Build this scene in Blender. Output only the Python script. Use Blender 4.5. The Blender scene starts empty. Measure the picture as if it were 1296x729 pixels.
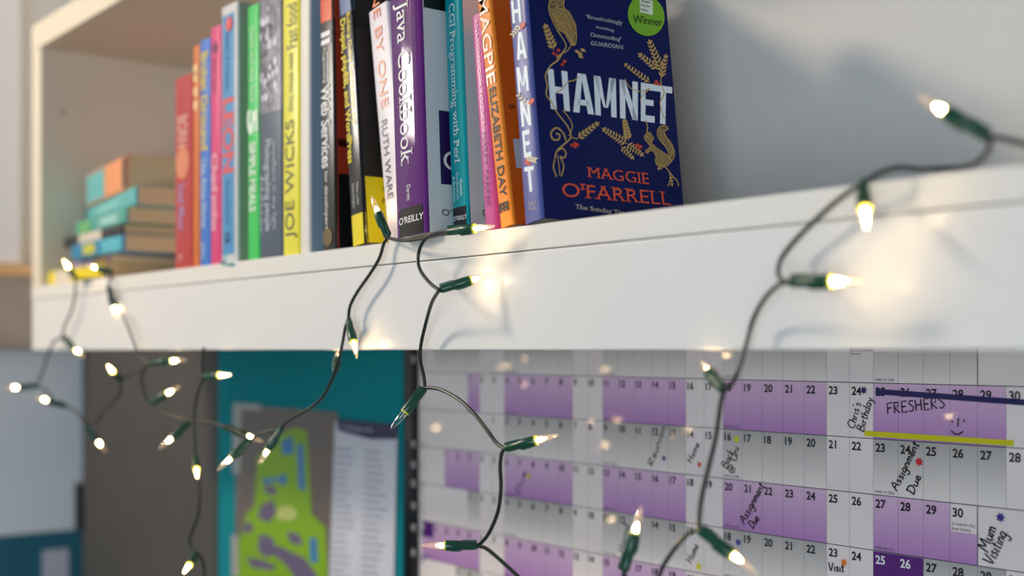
import bpy, math, random, datetime
from mathutils import Vector, Matrix

S = bpy.context.scene
COL = S.collection
random.seed(7)
R = math.radians

# ------------------------------------------------------------------ camera, light, exposure
FPX, CX, HOR = 1600.0, 648.0, 443.0            # focal length, centre column and horizon row of the 1296 x 729 frame
TH = math.atan2(CX + 600.0, FPX)               # the shelf runs along X; its vanishing point lies at column -600
FW = Vector((-math.cos(TH), math.sin(TH), 0))
RT = Vector((math.sin(TH), math.cos(TH), 0))
cam = bpy.data.cameras.new('camera')
camo = bpy.data.objects.new('camera', cam)
COL.objects.link(camo)
S.camera = camo
camo.rotation_euler = (R(90), 0, math.pi / 2 - TH)
cam.sensor_width = 36.0
cam.lens = FPX / 1296 * 36.0
cam.shift_y = (HOR - 364.5) / 1296
cam.clip_start = 0.01
cam.dof.use_dof = True
cam.dof.focus_distance = 0.95
cam.dof.aperture_fstop = 3.2
cam.dof.aperture_blades = 0

S.view_settings.view_transform = 'Standard'
S.view_settings.look = 'None'
S.view_settings.gamma = 1.0
S.view_settings.use_curve_mapping = False
S.view_settings.exposure = 0.13
S.cycles.use_denoising = True
S.cycles.sample_clamp_indirect = 4.0
S.cycles.max_bounces = 8
S.cycles.transparent_max_bounces = 16

W = bpy.data.worlds.new('room_light')
S.world = W
W.use_nodes = True
W.node_tree.nodes['Background'].inputs[0].default_value = (0.50, 0.76, 1.0, 1)
W.node_tree.nodes['Background'].inputs[1].default_value = 0.18


def area(name, loc, to, size, sy, power, col):
    l = bpy.data.lights.new(name, 'AREA')
    l.shape = 'RECTANGLE'
    l.size, l.size_y, l.energy, l.color = size, sy, power, col
    o = bpy.data.objects.new(name, l)
    COL.objects.link(o)
    o.location = loc
    o.rotation_euler = (Vector(to) - Vector(loc)).to_track_quat('-Z', 'Y').to_euler()
    return o


area('ceiling_lamp_light', (-2.10, -0.80, 1.13), (-0.75, 0.60, 0.15), 0.30, 0.30, 25.0, (1.0, 0.82, 0.62))
area('desk_lamp_light', (-2.22, -0.40, 0.54), (-0.81, 0.54, 0.20), 0.34, 0.17, 3.6, (1.0, 0.93, 0.84))
area('window_light', (1.1, -1.9, -0.25), (-0.9, 0.7, 0.0), 1.5, 1.3, 37.0, (0.80, 0.91, 1.0))


# ------------------------------------------------------------------ pixel rays
def ray(px, py):
    return FW + RT * ((px - CX) / FPX) + Vector((0, 0, (HOR - py) / FPX))


def PY(px, py, Y):
    d = ray(px, py)
    return d * (Y / d.y)


def PX_(px, py, X):
    d = ray(px, py)
    return d * (X / d.x)


def proj(p):
    p = Vector(p)
    t = p.dot(FW)
    return CX + FPX * p.dot(RT) / t, HOR - FPX * p.z / t


# ------------------------------------------------------------------ mesh builder
class MB:
    def __init__(self):
        self.v, self.f, self.m, self.uv = [], [], [], []

    def add(self, vs, fs, mat=0, M=None, uvs=None):
        n = len(self.v)
        for p in vs:
            p = Vector(p)
            self.v.append(M @ p if M else p)
        for k, f in enumerate(fs):
            self.f.append([i + n for i in f])
            self.m.append(mat)
            self.uv.append([uvs[i] for i in f] if uvs else [(0, 0)] * len(f))
        return self

    def box(self, lo, hi, mat=0, M=None):
        a, b = lo, hi
        vs = [(a[0], a[1], a[2]), (b[0], a[1], a[2]), (b[0], b[1], a[2]), (a[0], b[1], a[2]),
              (a[0], a[1], b[2]), (b[0], a[1], b[2]), (b[0], b[1], b[2]), (a[0], b[1], b[2])]
        fs = [(0, 3, 2, 1), (4, 5, 6, 7), (0, 1, 5, 4), (1, 2, 6, 5), (2, 3, 7, 6), (3, 0, 4, 7)]
        return self.add(vs, fs, mat, M)

    def prism(self, pts, z0, z1, mats=0, M=None):
        """closed outline in XY (counter-clockwise) extruded along Z; mats: one index or one per side"""
        n = len(pts)
        vs = [(x, y, z0) for x, y in pts] + [(x, y, z1) for x, y in pts]
        for i in range(n):
            j = (i + 1) % n
            mm = mats[i] if isinstance(mats, (list, tuple)) else mats
            self.add([vs[i], vs[j], vs[n + j], vs[n + i]], [(0, 1, 2, 3)], mm, M)
        mm = mats[0] if isinstance(mats, (list, tuple)) else mats
        self.add(vs[:n], [tuple(reversed(range(n)))], mm, M)
        self.add(vs[n:], [tuple(range(n))], mm, M)
        return self

    def lathe(self, prof, seg=16, M=None, mat=0):
        """profile of (radius, z) turned about Z"""
        vs, fs = [], []
        for r, z in prof:
            for k in range(seg):
                a = 2 * math.pi * k / seg
                vs.append((r * math.cos(a), r * math.sin(a), z))
        for i in range(len(prof) - 1):
            for k in range(seg):
                k2 = (k + 1) % seg
                fs.append((i * seg + k, i * seg + k2, (i + 1) * seg + k2, (i + 1) * seg + k))
        fs.append(tuple(reversed(range(seg))))
        fs.append(tuple(range((len(prof) - 1) * seg, len(prof) * seg)))
        return self.add(vs, fs, mat, M)

    def tube(self, pts, r, seg=8, mat=0):
        pts = [Vector(p) for p in pts]
        n = len(pts)
        vs, fs = [], []
        nrm = None
        for i, p in enumerate(pts):
            t = (pts[min(i + 1, n - 1)] - pts[max(i - 1, 0)]).normalized()
            if nrm is None:
                nrm = t.orthogonal().normalized()
            nrm = (nrm - t * nrm.dot(t)).normalized()
            b = t.cross(nrm)
            for k in range(seg):
                a = 2 * math.pi * k / seg
                vs.append(p + (nrm * math.cos(a) + b * math.sin(a)) * r)
        for i in range(n - 1):
            for k in range(seg):
                k2 = (k + 1) % seg
                fs.append((i * seg + k, i * seg + k2, (i + 1) * seg + k2, (i + 1) * seg + k))
        fs.append(tuple(reversed(range(seg))))
        fs.append(tuple(range((n - 1) * seg, n * seg)))
        return self.add(vs, fs, mat)

    def build(self, name, mats, parent=None, off=None, smooth=False, bevel=0.0):
        me = bpy.data.meshes.new(name)
        o0 = Vector(off) if off is not None else Vector()
        me.from_pydata([tuple(p - o0) for p in self.v], [], self.f)
        if not isinstance(mats, (list, tuple)):
            mats = [mats]
        for m in mats:
            me.materials.append(m)
        me.polygons.foreach_set('material_index', self.m)
        ul = me.uv_layers.new(name='UVMap')
        flat = [c for f in self.uv for u in f for c in u]
        ul.data.foreach_set('uv', flat)
        me.update()
        o = bpy.data.objects.new(name, me)
        COL.objects.link(o)
        if parent is not None:
            o.parent = parent
        if smooth:
            me.polygons.foreach_set('use_smooth', [True] * len(me.polygons))
            me.set_sharp_from_angle(angle=R(38))
        if bevel:
            b = o.modifiers.new('edge', 'BEVEL')
            b.width, b.segments, b.limit_method = bevel, 2, 'ANGLE'
        return o


def tag(o, label=None, cat=None, group=None, kind=None):
    if label:
        o['label'] = label
    if cat:
        o['category'] = cat
    if group:
        o['group'] = group
    if kind:
        o['kind'] = kind
    return o


def thing(name, label, cat, loc=(0, 0, 0), group=None, M=None):
    o = bpy.data.objects.new(name, None)
    o.empty_display_size = 0.02
    COL.objects.link(o)
    if M is not None:
        o.matrix_world = M
    else:
        o.location = loc
    return tag(o, label, cat, group)


# ------------------------------------------------------------------ materials
def lin(c):
    c = c / 255.0
    return c / 12.92 if c <= 0.04045 else ((c + 0.055) / 1.055) ** 2.4


_mc = {}


def mat(name, rgb, rough=0.5, spec=0.5, noise=0.0, nscale=30.0, coat=0.0, metal=0.0, trans=0.0):
    if name in _mc:
        return _mc[name]
    m = bpy.data.materials.new(name)
    m.use_nodes = True
    nt = m.node_tree
    b = nt.nodes['Principled BSDF']
    c = (lin(rgb[0]), lin(rgb[1]), lin(rgb[2]), 1)
    b.inputs['Base Color'].default_value = c
    b.inputs['Roughness'].default_value = rough
    b.inputs['Specular IOR Level'].default_value = spec
    b.inputs['Metallic'].default_value = metal
    b.inputs['Coat Weight'].default_value = coat
    b.inputs['Coat Roughness'].default_value = 0.08
    b.inputs['Transmission Weight'].default_value = trans
    if noise:
        tc = nt.nodes.new('ShaderNodeTexCoord')
        nz = nt.nodes.new('ShaderNodeTexNoise')
        nz.inputs['Scale'].default_value = nscale
        nz.inputs['Detail'].default_value = 4
        nt.links.new(tc.outputs['Object'], nz.inputs['Vector'])
        rp = nt.nodes.new('ShaderNodeValToRGB')
        rp.color_ramp.elements[0].position = 0.3
        rp.color_ramp.elements[1].position = 0.7
        rp.color_ramp.elements[0].color = tuple(x * (1 - noise) for x in c[:3]) + (1,)
        rp.color_ramp.elements[1].color = tuple(min(1, x * (1 + noise)) for x in c[:3]) + (1,)
        nt.links.new(nz.outputs['Fac'], rp.inputs[0])
        nt.links.new(rp.outputs[0], b.inputs['Base Color'])
    _mc[name] = m
    return m


def grad_mat(name, top, bot, rough=0.16, spec=0.5):
    """printed tint running from the top to the foot of a cell (UV v)"""
    m = mat(name, top, rough, spec)
    nt = m.node_tree
    uv = nt.nodes.new('ShaderNodeUVMap')
    sp = nt.nodes.new('ShaderNodeSeparateXYZ')
    rp = nt.nodes.new('ShaderNodeValToRGB')
    rp.color_ramp.elements[0].color = tuple(lin(x) for x in bot) + (1,)
    rp.color_ramp.elements[1].color = tuple(lin(x) for x in top) + (1,)
    nt.links.new(uv.outputs[0], sp.inputs[0])
    nt.links.new(sp.outputs['Y'], rp.inputs[0])
    nt.links.new(rp.outputs[0], nt.nodes['Principled BSDF'].inputs['Base Color'])
    return m


def page_mat(name, rgb, axis):
    """paper block: fine leaves across the thickness"""
    m = mat(name, rgb, 0.8, 0.2)
    nt = m.node_tree
    tc = nt.nodes.new('ShaderNodeTexCoord')
    mp = nt.nodes.new('ShaderNodeMapping')
    sc = [4, 4, 4]
    sc[axis] = 1500
    mp.inputs['Scale'].default_value = sc
    nz = nt.nodes.new('ShaderNodeTexNoise')
    nz.inputs['Scale'].default_value = 1.0
    rp = nt.nodes.new('ShaderNodeValToRGB')
    c = [lin(x) for x in rgb]
    rp.color_ramp.elements[0].position = 0.3
    rp.color_ramp.elements[1].position = 0.7
    rp.color_ramp.elements[0].color = (c[0] * .72, c[1] * .70, c[2] * .66, 1)
    rp.color_ramp.elements[1].color = (c[0], c[1], c[2], 1)
    nt.links.new(tc.outputs['Object'], mp.inputs[0])
    nt.links.new(mp.outputs[0], nz.inputs['Vector'])
    nt.links.new(nz.outputs['Fac'], rp.inputs[0])
    nt.links.new(rp.outputs[0], nt.nodes['Principled BSDF'].inputs['Base Color'])
    return m


def emit_mat(name, col, strength):
    m = bpy.data.materials.new(name)
    m.use_nodes = True
    nt = m.node_tree
    nt.nodes.clear()
    e = nt.nodes.new('ShaderNodeEmission')
    e.inputs[0].default_value = col + (1,)
    e.inputs[1].default_value = strength
    o = nt.nodes.new('ShaderNodeOutputMaterial')
    nt.links.new(e.outputs[0], o.inputs[0])
    return m


def bulb_glass(name, glow):
    m = bpy.data.materials.new(name)
    m.use_nodes = True
    nt = m.node_tree
    nt.nodes.clear()
    tr = nt.nodes.new('ShaderNodeBsdfTransparent')
    tr.inputs[0].default_value = (1.0, 0.97, 0.93, 1)
    gl = nt.nodes.new('ShaderNodeBsdfGlossy')
    gl.inputs['Roughness'].default_value = 0.05
    lw = nt.nodes.new('ShaderNodeLayerWeight')
    lw.inputs[0].default_value = 0.35
    mx = nt.nodes.new('ShaderNodeMixShader')
    nt.links.new(lw.outputs['Facing'], mx.inputs[0])
    nt.links.new(tr.outputs[0], mx.inputs[1])
    nt.links.new(gl.outputs[0], mx.inputs[2])
    last = mx
    if glow:
        em = nt.nodes.new('ShaderNodeEmission')
        em.inputs[0].default_value = (1.0, 0.62, 0.30, 1)
        em.inputs[1].default_value = glow
        ad = nt.nodes.new('ShaderNodeAddShader')
        nt.links.new(mx.outputs[0], ad.inputs[0])
        nt.links.new(em.outputs[0], ad.inputs[1])
        last = ad
    o = nt.nodes.new('ShaderNodeOutputMaterial')
    nt.links.new(last.outputs[0], o.inputs[0])
    m.cycles.emission_sampling = 'NONE'
    return m


# ------------------------------------------------------------------ lettering
_tc = {}


def glyphs(s, bold=0.0, serif=False):
    """filled outlines of a line of lettering: x 0..1 over the ink, y 0 baseline .. 1 cap height; also ink width in cap heights"""
    key = (s, bold, serif)
    if key in _tc:
        return _tc[key]

    def raw(t):
        cu = bpy.data.curves.new('lettering', 'FONT')
        cu.body = t
        cu.resolution_u = 4
        cu.offset = bold
        ob = bpy.data.objects.new('lettering', cu)
        COL.objects.link(ob)
        me = bpy.data.meshes.new_from_object(ob)
        vs = [tuple(p.co)[:2] for p in me.vertices]
        fs = [tuple(p.vertices) for p in me.polygons]
        bpy.data.objects.remove(ob)
        bpy.data.curves.remove(cu)
        bpy.data.meshes.remove(me)
        return vs, fs
    if 'cap' not in _tc:
        vs, _ = raw('H')
        _tc['cap'] = max(p[1] for p in vs)
    cap = _tc['cap']
    vs, fs = raw(s)
    if serif:
        cnt = {}
        for f in fs:
            for a, b in zip(f, f[1:] + f[:1]):
                k = (min(a, b), max(a, b))
                cnt[k] = cnt.get(k, 0) + 1
        ext = []
        for (a, b), c in cnt.items():
            if c != 1:
                continue
            (x0, y0), (x1, y1) = vs[a], vs[b]
            L = abs(x1 - x0)
            if abs(y1 - y0) < 0.004 and 0.05 * cap < L < 0.32 * cap:
                xm, h = (x0 + x1) / 2, L / 2 + 0.12 * cap
                if abs(y0) < 0.03 * cap:
                    ext.append((xm - h, y0, xm + h, y0 + 0.075 * cap))
                elif y0 > 0.6 * cap or y0 < -0.15 * cap:
                    ext.append((xm - h, y0 - 0.075 * cap, xm + h, y0))
        for x0, y0, x1, y1 in ext:
            n = len(vs)
            vs += [(x0, y0), (x1, y0), (x1, y1), (x0, y1)]
            fs.append((n, n + 1, n + 2, n + 3))
    x0, x1 = min(p[0] for p in vs), max(p[0] for p in vs)
    out = ([((x - x0) / (x1 - x0), y / cap) for x, y in vs], fs, (x1 - x0) / cap)
    _tc[key] = out
    return out


def letter_quad(mb, s, bl, br, tl, tr, bold=0.0, serif=False, mt=0, wrap=None):
    """lettering warped on to the quad baseline-left, baseline-right, cap-left, cap-right (3-D points)"""
    vs, fs, _ = glyphs(s, bold, serif)
    bl, br, tl, tr = map(Vector, (bl, br, tl, tr))
    pts = [(bl.lerp(br, x)).lerp(tl.lerp(tr, x), y) if 0 <= y <= 1 else
           bl.lerp(br, x) + (tl.lerp(tr, x) - bl.lerp(br, x)) * y for x, y in vs]
    if wrap:
        pts = [Vector((p.x, wrap(p.x), p.z)) for p in pts]
    mb.add(pts, fs, mt)


def block_word(mb, spec, bl, br, tl, tr, st=.30):
    """heavy condensed capitals from slabs, each letter between two fractions of the quad"""
    q = lambda x0, y0, x1, y1: [(x0, y0), (x1, y0), (x1, y1), (x0, y1)]
    h = .17
    G = {'H': [q(0, 0, st, 1), q(1 - st, 0, 1, 1), q(st, .42, 1 - st, .58)],
         'A': [[(0, 0), (st, 0), (.5 + st * .12, 1), (.5 - st * .62, 1)], [(1 - st, 0), (1, 0), (.5 + st * .62, 1), (.5 - st * .12, 1)], q(.24, .2, .76, .34)],
         'M': [q(0, 0, st * .85, 1), q(1 - st * .85, 0, 1, 1), [(0, 1), (.4, .22), (.5, .22), (st, 1)][::-1], [(1 - st, 1), (.5, .22), (.6, .22), (1, 1)][::-1]],
         'N': [q(0, 0, st, 1), q(1 - st, 0, 1, 1), [(0, 1), (1 - st, 0), (1, 0), (st, 1)]],
         'E': [q(0, 0, st * 1.1, 1), q(st, 0, 1, h), q(st, .43, .9, .58), q(st, 1 - h, 1, 1)],
         'T': [q(.5 - st * .52, 0, .5 + st * .52, 1 - h), q(0, 1 - h, 1, 1)]}
    bl, br, tl, tr = map(Vector, (bl, br, tl, tr))
    for ch, a, c in spec:
        for poly in G[ch]:
            pts = []
            for x, y in poly:
                x = a + (c - a) * x
                pts.append(bl.lerp(br, x).lerp(tl.lerp(tr, x), y))
            mb.add(pts, [tuple(range(len(pts)))])


def catmull(pts, n=6):
    pts = [Vector(p) for p in pts]
    if len(pts) < 3:
        return pts
    q = [pts[0] * 2 - pts[1]] + pts + [pts[-1] * 2 - pts[-2]]
    out = []
    for i in range(1, len(q) - 2):
        a, b, c, d = q[i - 1], q[i], q[i + 1], q[i + 2]
        for k in range(n):
            t = k / n
            out.append(0.5 * ((2 * b) + (c - a) * t + (2 * a - 5 * b + 4 * c - d) * t * t + (3 * b - a - 3 * c + d) * t ** 3))
    out.append(pts[-1])
    return out


def ribbon(mb, pts, w, nrm, mt=0, taper=False):
    pts = [Vector(p) for p in pts]
    n = len(pts)
    vs = []
    for i, p in enumerate(pts):
        t = (pts[min(i + 1, n - 1)] - pts[max(i - 1, 0)])
        if t.length < 1e-9:
            t = Vector((1, 0, 0))
        s = t.normalized().cross(nrm) * (w / 2)
        if taper:
            s *= 1 - 0.75 * i / (n - 1)
        vs += [p - s, p + s]
    fs = [(2 * i, 2 * i + 1, 2 * i + 3, 2 * i + 2) for i in range(n - 1)]
    mb.add(vs, fs, mt)


# one-stroke handwriting: letters in a box 1 high (x height 0.55)
HW = {
    'A': (.7, [[(0, 0), (.38, 1), (.62, 0)], [(.12, .4), (.55, .42)]]),
    'B': (.6, [[(.05, 0), (.1, 1)], [(.1, 1), (.45, .9), (.42, .62), (.12, .52), (.5, .45), (.5, .1), (.05, 0)]]),
    'C': (.6, [[(.55, .85), (.35, 1), (.08, .7), (.05, .25), (.3, 0), (.55, .12)]]),
    'D': (.65, [[(.1, 0), (.12, 1)], [(0, 1), (.4, .95), (.6, .55), (.4, .1), (.02, 0)]]),
    'E': (.55, [[(.5, .98), (.08, 1), (.05, 0), (.5, .03)], [(.06, .5), (.42, .52)]]),
    'F': (.55, [[(.55, 1), (.08, .95), (.05, 0)], [(.06, .5), (.42, .55)]]),
    'H': (.65, [[(.05, 1), (.05, 0)], [(.52, 1), (.5, 0)], [(.05, .5), (.5, .53)]]),
    'M': (.8, [[(0, 0), (.12, 1), (.36, .3), (.62, 1), (.7, 0)]]),
    'R': (.6, [[(.05, 0), (.08, 1)], [(.05, .97), (.42, .95), (.42, .62), (.08, .5), (.5, 0)]]),
    'S': (.55, [[(.48, .9), (.25, 1), (.06, .78), (.28, .55), (.48, .3), (.28, 0), (.03, .1)]]),
    'U': (.6, [[(.05, 1), (.05, .25), (.25, 0), (.48, .2), (.5, 1)], [(.5, .3), (.55, 0)]]),
    'V': (.6, [[(0, 1), (.25, 0), (.55, 1)]]),
    'a': (.45, [[(.35, .5), (.12, .52), (.03, .2), (.18, .02), (.35, .25), (.36, .52)], [(.36, .5), (.36, .1), (.45, .02)]]),
    'b': (.42, [[(.05, 1), (.05, 0), (.3, .05), (.34, .35), (.2, .52), (.05, .35)]]),
    'c': (.38, [[(.33, .45), (.15, .53), (.03, .25), (.15, .02), (.35, .08)]]),
    'd': (.45, [[(.35, .5), (.12, .52), (.03, .2), (.18, .02), (.35, .2)], [(.38, 1), (.36, .1), (.44, .02)]]),
    'e': (.4, [[(.04, .25), (.32, .32), (.24, .52), (.08, .45), (.04, .18), (.18, .02), (.38, .12)]]),
    'g': (.45, [[(.35, .5), (.12, .52), (.03, .22), (.18, .05), (.35, .25)], [(.37, .52), (.34, -.3), (.15, -.42), (.02, -.25)]]),
    'h': (.42, [[(.05, 1), (.04, 0)], [(.05, .3), (.2, .53), (.33, .42), (.34, .05), (.4, 0)]]),
    'i': (.2, [[(.08, .52), (.08, .05), (.17, .02)], [(.09, .72), (.1, .76)]]),
    'k': (.42, [[(.05, 1), (.04, 0)], [(.33, .52), (.06, .25), (.35, 0)]]),
    'm': (.6, [[(.04, .52), (.04, 0)], [(.04, .35), (.17, .53), (.27, .42), (.27, 0)], [(.27, .35), (.4, .53), (.5, .42), (.52, .02)]]),
    'n': (.42, [[(.04, .52), (.04, 0)], [(.04, .35), (.2, .53), (.33, .42), (.35, .02)]]),
    'o': (.42, [[(.18, .53), (.03, .28), (.17, .02), (.35, .25), (.2, .53)]]),
    'r': (.32, [[(.04, .52), (.05, 0)], [(.05, .3), (.17, .5), (.3, .48)]]),
    's': (.36, [[(.3, .48), (.12, .53), (.06, .38), (.28, .2), (.2, .02), (.02, .06)]]),
    't': (.32, [[(.14, .85), (.13, .08), (.28, .02)], [(0, .58), (.3, .6)]]),
    'u': (.42, [[(.04, .52), (.05, .12), (.18, .02), (.32, .2), (.34, .52)], [(.34, .3), (.4, .02)]]),
    'y': (.42, [[(.03, .52), (.17, .08)], [(.36, .52), (.15, -.3), (.0, -.38)]]),
    "'": (.15, [[(.08, 1), (.05, .8)]]),
    '.': (.2, [[(.06, .04), (.09, .0)]]),
    '@': (.75, [[(.5, .3), (.35, .55), (.2, .35), (.35, .18), (.5, .5), (.55, .2), (.7, .45), (.55, .8), (.2, .8), (.02, .4), (.2, -.05), (.6, -.02)]]),
    ' ': (.3, []),
}


def handwrite(mb, s, o, u, v, w, nrm, mt=0, smooth=True):
    """o origin, u vector of one cap height along the line, v vector of one cap height upwards"""
    x = 0.0
    for ch in s:
        adv, strokes = HW[ch]
        for st in strokes:
            pts = [Vector(o) + Vector(u) * (x + a) + Vector(v) * b for a, b in st]
            ribbon(mb, catmull(pts, 4) if smooth and len(pts) > 2 else pts, w, nrm, mt)
        x += adv + 0.06


# ------------------------------------------------------------------ setting
FY = 0.55            # front of the shelf
WY = 0.803           # back wall
ZS = 0.0869          # top of the shelf board
LX = -2.29           # left wall
white_paint = mat('white_wall_paint', (226, 222, 216), 0.75, 0.3, 0.02, 40)
white_lam = mat('white_laminate', (232, 231, 230), 0.28, 0.45, 0.008, 12)
cream_edge = mat('cream_edge_band', (228, 222, 208), 0.4, 0.4)


def structure(name, mb, m, bevel=0.0):
    return tag(mb.build(name, m, bevel=bevel), kind='structure')


structure('wall_back', MB().box((LX - 0.1, WY, -1.45), (2.6, WY + 0.1, 1.25)), white_paint)
structure('wall_left', MB().box((LX - 0.1, -2.4, -1.45), (LX, WY, 1.25)), white_paint)
structure('floor', MB().box((LX - 0.1, -2.4, -1.55), (2.6, WY + 0.1, -1.45)), mat('grey_carpet', (120, 118, 114), 0.95, 0.1, 0.15, 200))

# the wall shelf: a box shelf with a deep front rail
SL = PY(40, 400, FY).x
IN = PY(51, 300, FY).x
SR = 0.62
ZT = 0.411
sh = thing('wall_shelf', 'long white box shelf on the wall holding books, with a deep glossy front rail', 'shelf', (SL, FY, 0))
off = (SL, FY, 0)
MB().box((SL, FY, ZS - 0.0172), (SR, WY - 0.001, ZS)).build('shelf_board', [mat('white_board_edge', (234, 231, 225), 0.32, 0.4)], sh, off, bevel=0.0006)
MB().box((SL, FY + 0.0008, 0.0), (SR, FY + 0.018, ZS - 0.0178)).build('front_rail', white_lam, sh, off, bevel=0.0011)
MB().box((SL, FY + 0.0005, ZS), (IN, WY - 0.001, ZT)).build('end_panel', [mat('white_end_panel', (222, 212, 192), 0.45, 0.4)], sh, off, bevel=0.001)
MB().box((SR - 0.03, FY + 0.0005, ZS), (SR, WY - 0.001, ZT)).build('end_panel', white_lam, sh, off, bevel=0.001)
MB().box((SL, FY, ZT), (SR, WY - 0.001, ZT + 0.035)).build('top_board', [mat('white_end_panel', (222, 212, 192))], sh, off, bevel=0.001)
MB().box((IN, WY - 0.02, ZS), (SR - 0.03, WY - 0.002, ZT)).build('back_panel', [mat('white_back_panel', (214, 213, 212), 0.6, 0.3, 0.012, 60)], sh, off)
c = PY(57, 120, FY + 0.03)
MB().lathe([(0.004, 0), (0.004, 0.0012)], 12, Matrix.Translation((IN, FY + 0.03, 0.325)) @ Matrix.Rotation(R(90), 4, 'Y')).build(
    'screw_cap', [mat('cream_cap', (190, 180, 165), 0.5)], sh, off)

# left wall: white cupboard, brown unit, pale board, teal board
yc = PX_(28, 300, LX + 0.04).y
cb = thing('wall_cupboard', 'white cupboard on the left wall above the brown wooden ledge', 'cupboard', (LX, 0.2, 0.146))
MB().box((LX, -0.3, 0.1455), (LX + 0.03, yc, 0.9)).build('carcass', [mat('white_carcass', (236, 231, 226), 0.5)], cb, (LX, 0.2, 0.146), bevel=0.001)
MB().box((LX + 0.030, -0.3, 0.150), (LX + 0.042, yc - 0.003, 0.9)).build('cupboard_door', [mat('white_door', (246, 242, 240), 0.4, 0.4)], cb, (LX, 0.2, 0.146), bevel=0.001)
br = thing('wooden_ledge', 'brown wooden ledge, orange glow painted along its top, below the white cupboard', 'ledge', (LX, 0.3, 0.0))
MB().box((LX, -0.3, 0.003), (LX + 0.05, WY - 0.002, 0.128)).build('ledge_front', [mat('brown_wood', (186, 168, 154), 0.3, 0.5, 0.12, 14)], br, (LX, 0.3, 0.0), bevel=0.001)
MB().box((LX, -0.3, 0.128), (LX + 0.055, WY - 0.002, 0.1450)).build('ledge_glow_band', [mat('painted_orange_glow', (244, 190, 130), 0.4, 0.4, 0.1, 20)], br, (LX, 0.3, 0.0), bevel=0.001)  # orange band stands in for the warm glow along the ledge top
zb = PX_(50, 675, LX + 0.01).z
wbt = thing('pale_panel', 'pale blue grey panel on the left wall above the teal one', 'wall panel', (LX, 0.3, zb))
MB().box((LX, -0.3, zb + 0.001), (LX + 0.010, WY - 0.001, 0.0)).build('panel_face', [mat('pale_blue_panel', (240, 244, 250), 0.45, 0.4)], wbt, (LX, 0.3, zb), bevel=0.001)
e = PX_(104, 650, LX + 0.015)
MB().box((LX + 0.010, e.y - 0.012, zb + 0.002), (LX + 0.022, e.y + 0.006, zb + 0.085)).build('panel_catch', [mat('black_plastic', (26, 28, 28), 0.4)], wbt, (LX, 0.3, zb), bevel=0.001)
wtt = thing('teal_panel', 'dark teal panel with a pale card on it, below the pale panel, left wall', 'wall panel', (LX, 0.3, zb - 0.4))
MB().box((LX + 0.0005, -0.3, zb - 0.7), (LX + 0.010, WY - 0.001, zb)).build('panel_face', [mat('teal_panel_face', (40, 108, 128), 0.55, 0.4)], wtt, (LX, 0.3, zb - 0.4), bevel=0.001)
a0, a1 = PX_(54, 697, LX + 0.012), PX_(87, 697, LX + 0.012)
MB().box((LX + 0.010, a0.y, zb - 0.32), (LX + 0.0115, a1.y, a0.z)).build('card', [mat('pale_card', (200, 202, 214), 0.6)], wtt, (LX, 0.3, zb - 0.4))

# ------------------------------------------------------------------ boards on the back wall under the shelf
CYF = 0.80           # face of the calendar


def xw(px, Y=CYF):
    return PY(px, HOR, Y).x


gx0, gx1 = LX + 0.024, xw(281, 0.796)
gp = thing('grey_pinboard', 'dark grey fabric pinboard on the back wall left of the teal noticeboard', 'pinboard', ((gx0 + gx1) / 2, WY, -0.6))
MB().box((gx0, 0.788, -0.62), (gx1 - 0.002, WY - 0.0005, 0.055)).build('fabric_face', [mat('grey_fabric', (86, 84, 83), 0.9, 0.2, 0.06, 9)], gp, ((gx0 + gx1) / 2, WY, -0.6), bevel=0.002)

tx0, tx1 = gx1, xw(518)
nb = thing('noticeboard', 'teal noticeboard under the shelf carrying a green map and a white list', 'noticeboard', ((tx0 + tx1) / 2, WY, -0.6))
offn = ((tx0 + tx1) / 2, WY, -0.6)
MB().box((tx0, 0.790, -0.62), (tx1, WY - 0.0005, 0.06)).build('felt_face', [mat('teal_felt', (14, 136, 146), 0.85, 0.2, 0.05, 60)], nb, offn, bevel=0.001)
NB = 0.790
# the map
mt0 = thing('map_poster', 'campus map print with a lime green site on grey, pinned to the teal noticeboard', 'map', tuple(PY(360, 620, NB)))
offm = tuple(PY(360, 620, NB))
mx0, mx1, mz1 = xw(299, NB), xw(428, NB), PY(299, 512, NB).z
MB().box((mx0, NB - 0.0012, -0.5), (mx1, NB - 0.0002, mz1)).build('map_sheet', [mat('map_grey', (116, 104, 96), 0.35, 0.5, 0.05, 8)], mt0, offm)


def px_poly(mb, pts, Y, mt=0, n=0):
    p = [PY(x, y, Y) for x, y in pts]
    if n:
        p = catmull(p + [p[0]], n)[:-1]
    mb.add(p, [tuple(range(len(p)))], mt)


mb = MB()
px_poly(mb, [(345, 555), (372, 541), (388, 546), (392, 600), (394, 650), (412, 668), (415, 729), (410, 760), (300, 760), (296, 729), (301, 690), (312, 650), (322, 640), (326, 580)], NB - 0.0015)
mb.build('site_area', [mat('lime_print', (136, 178, 34), 0.4)], mt0, offm)
for q in ([(330, 640), (345, 632), (350, 648), (340, 662), (326, 655)], [(328, 676), (345, 680), (350, 700), (336, 706), (326, 695)], [(350, 690), (385, 706), (402, 729), (380, 740), (362, 715), (346, 702)],
          [(312, 705), (330, 708), (350, 716), (345, 722), (318, 718)], [(336, 612), (350, 618), (348, 628), (334, 622)], [(308, 664), (318, 660), (320, 672), (309, 676)], [(362, 672), (378, 676), (384, 690), (368, 688)]):
    mb = MB()
    px_poly(mb, q, NB - 0.0018)
    mb.build('building_block', [mat('mauve_print', (112, 100, 130), 0.4)], mt0, offm)
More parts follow.
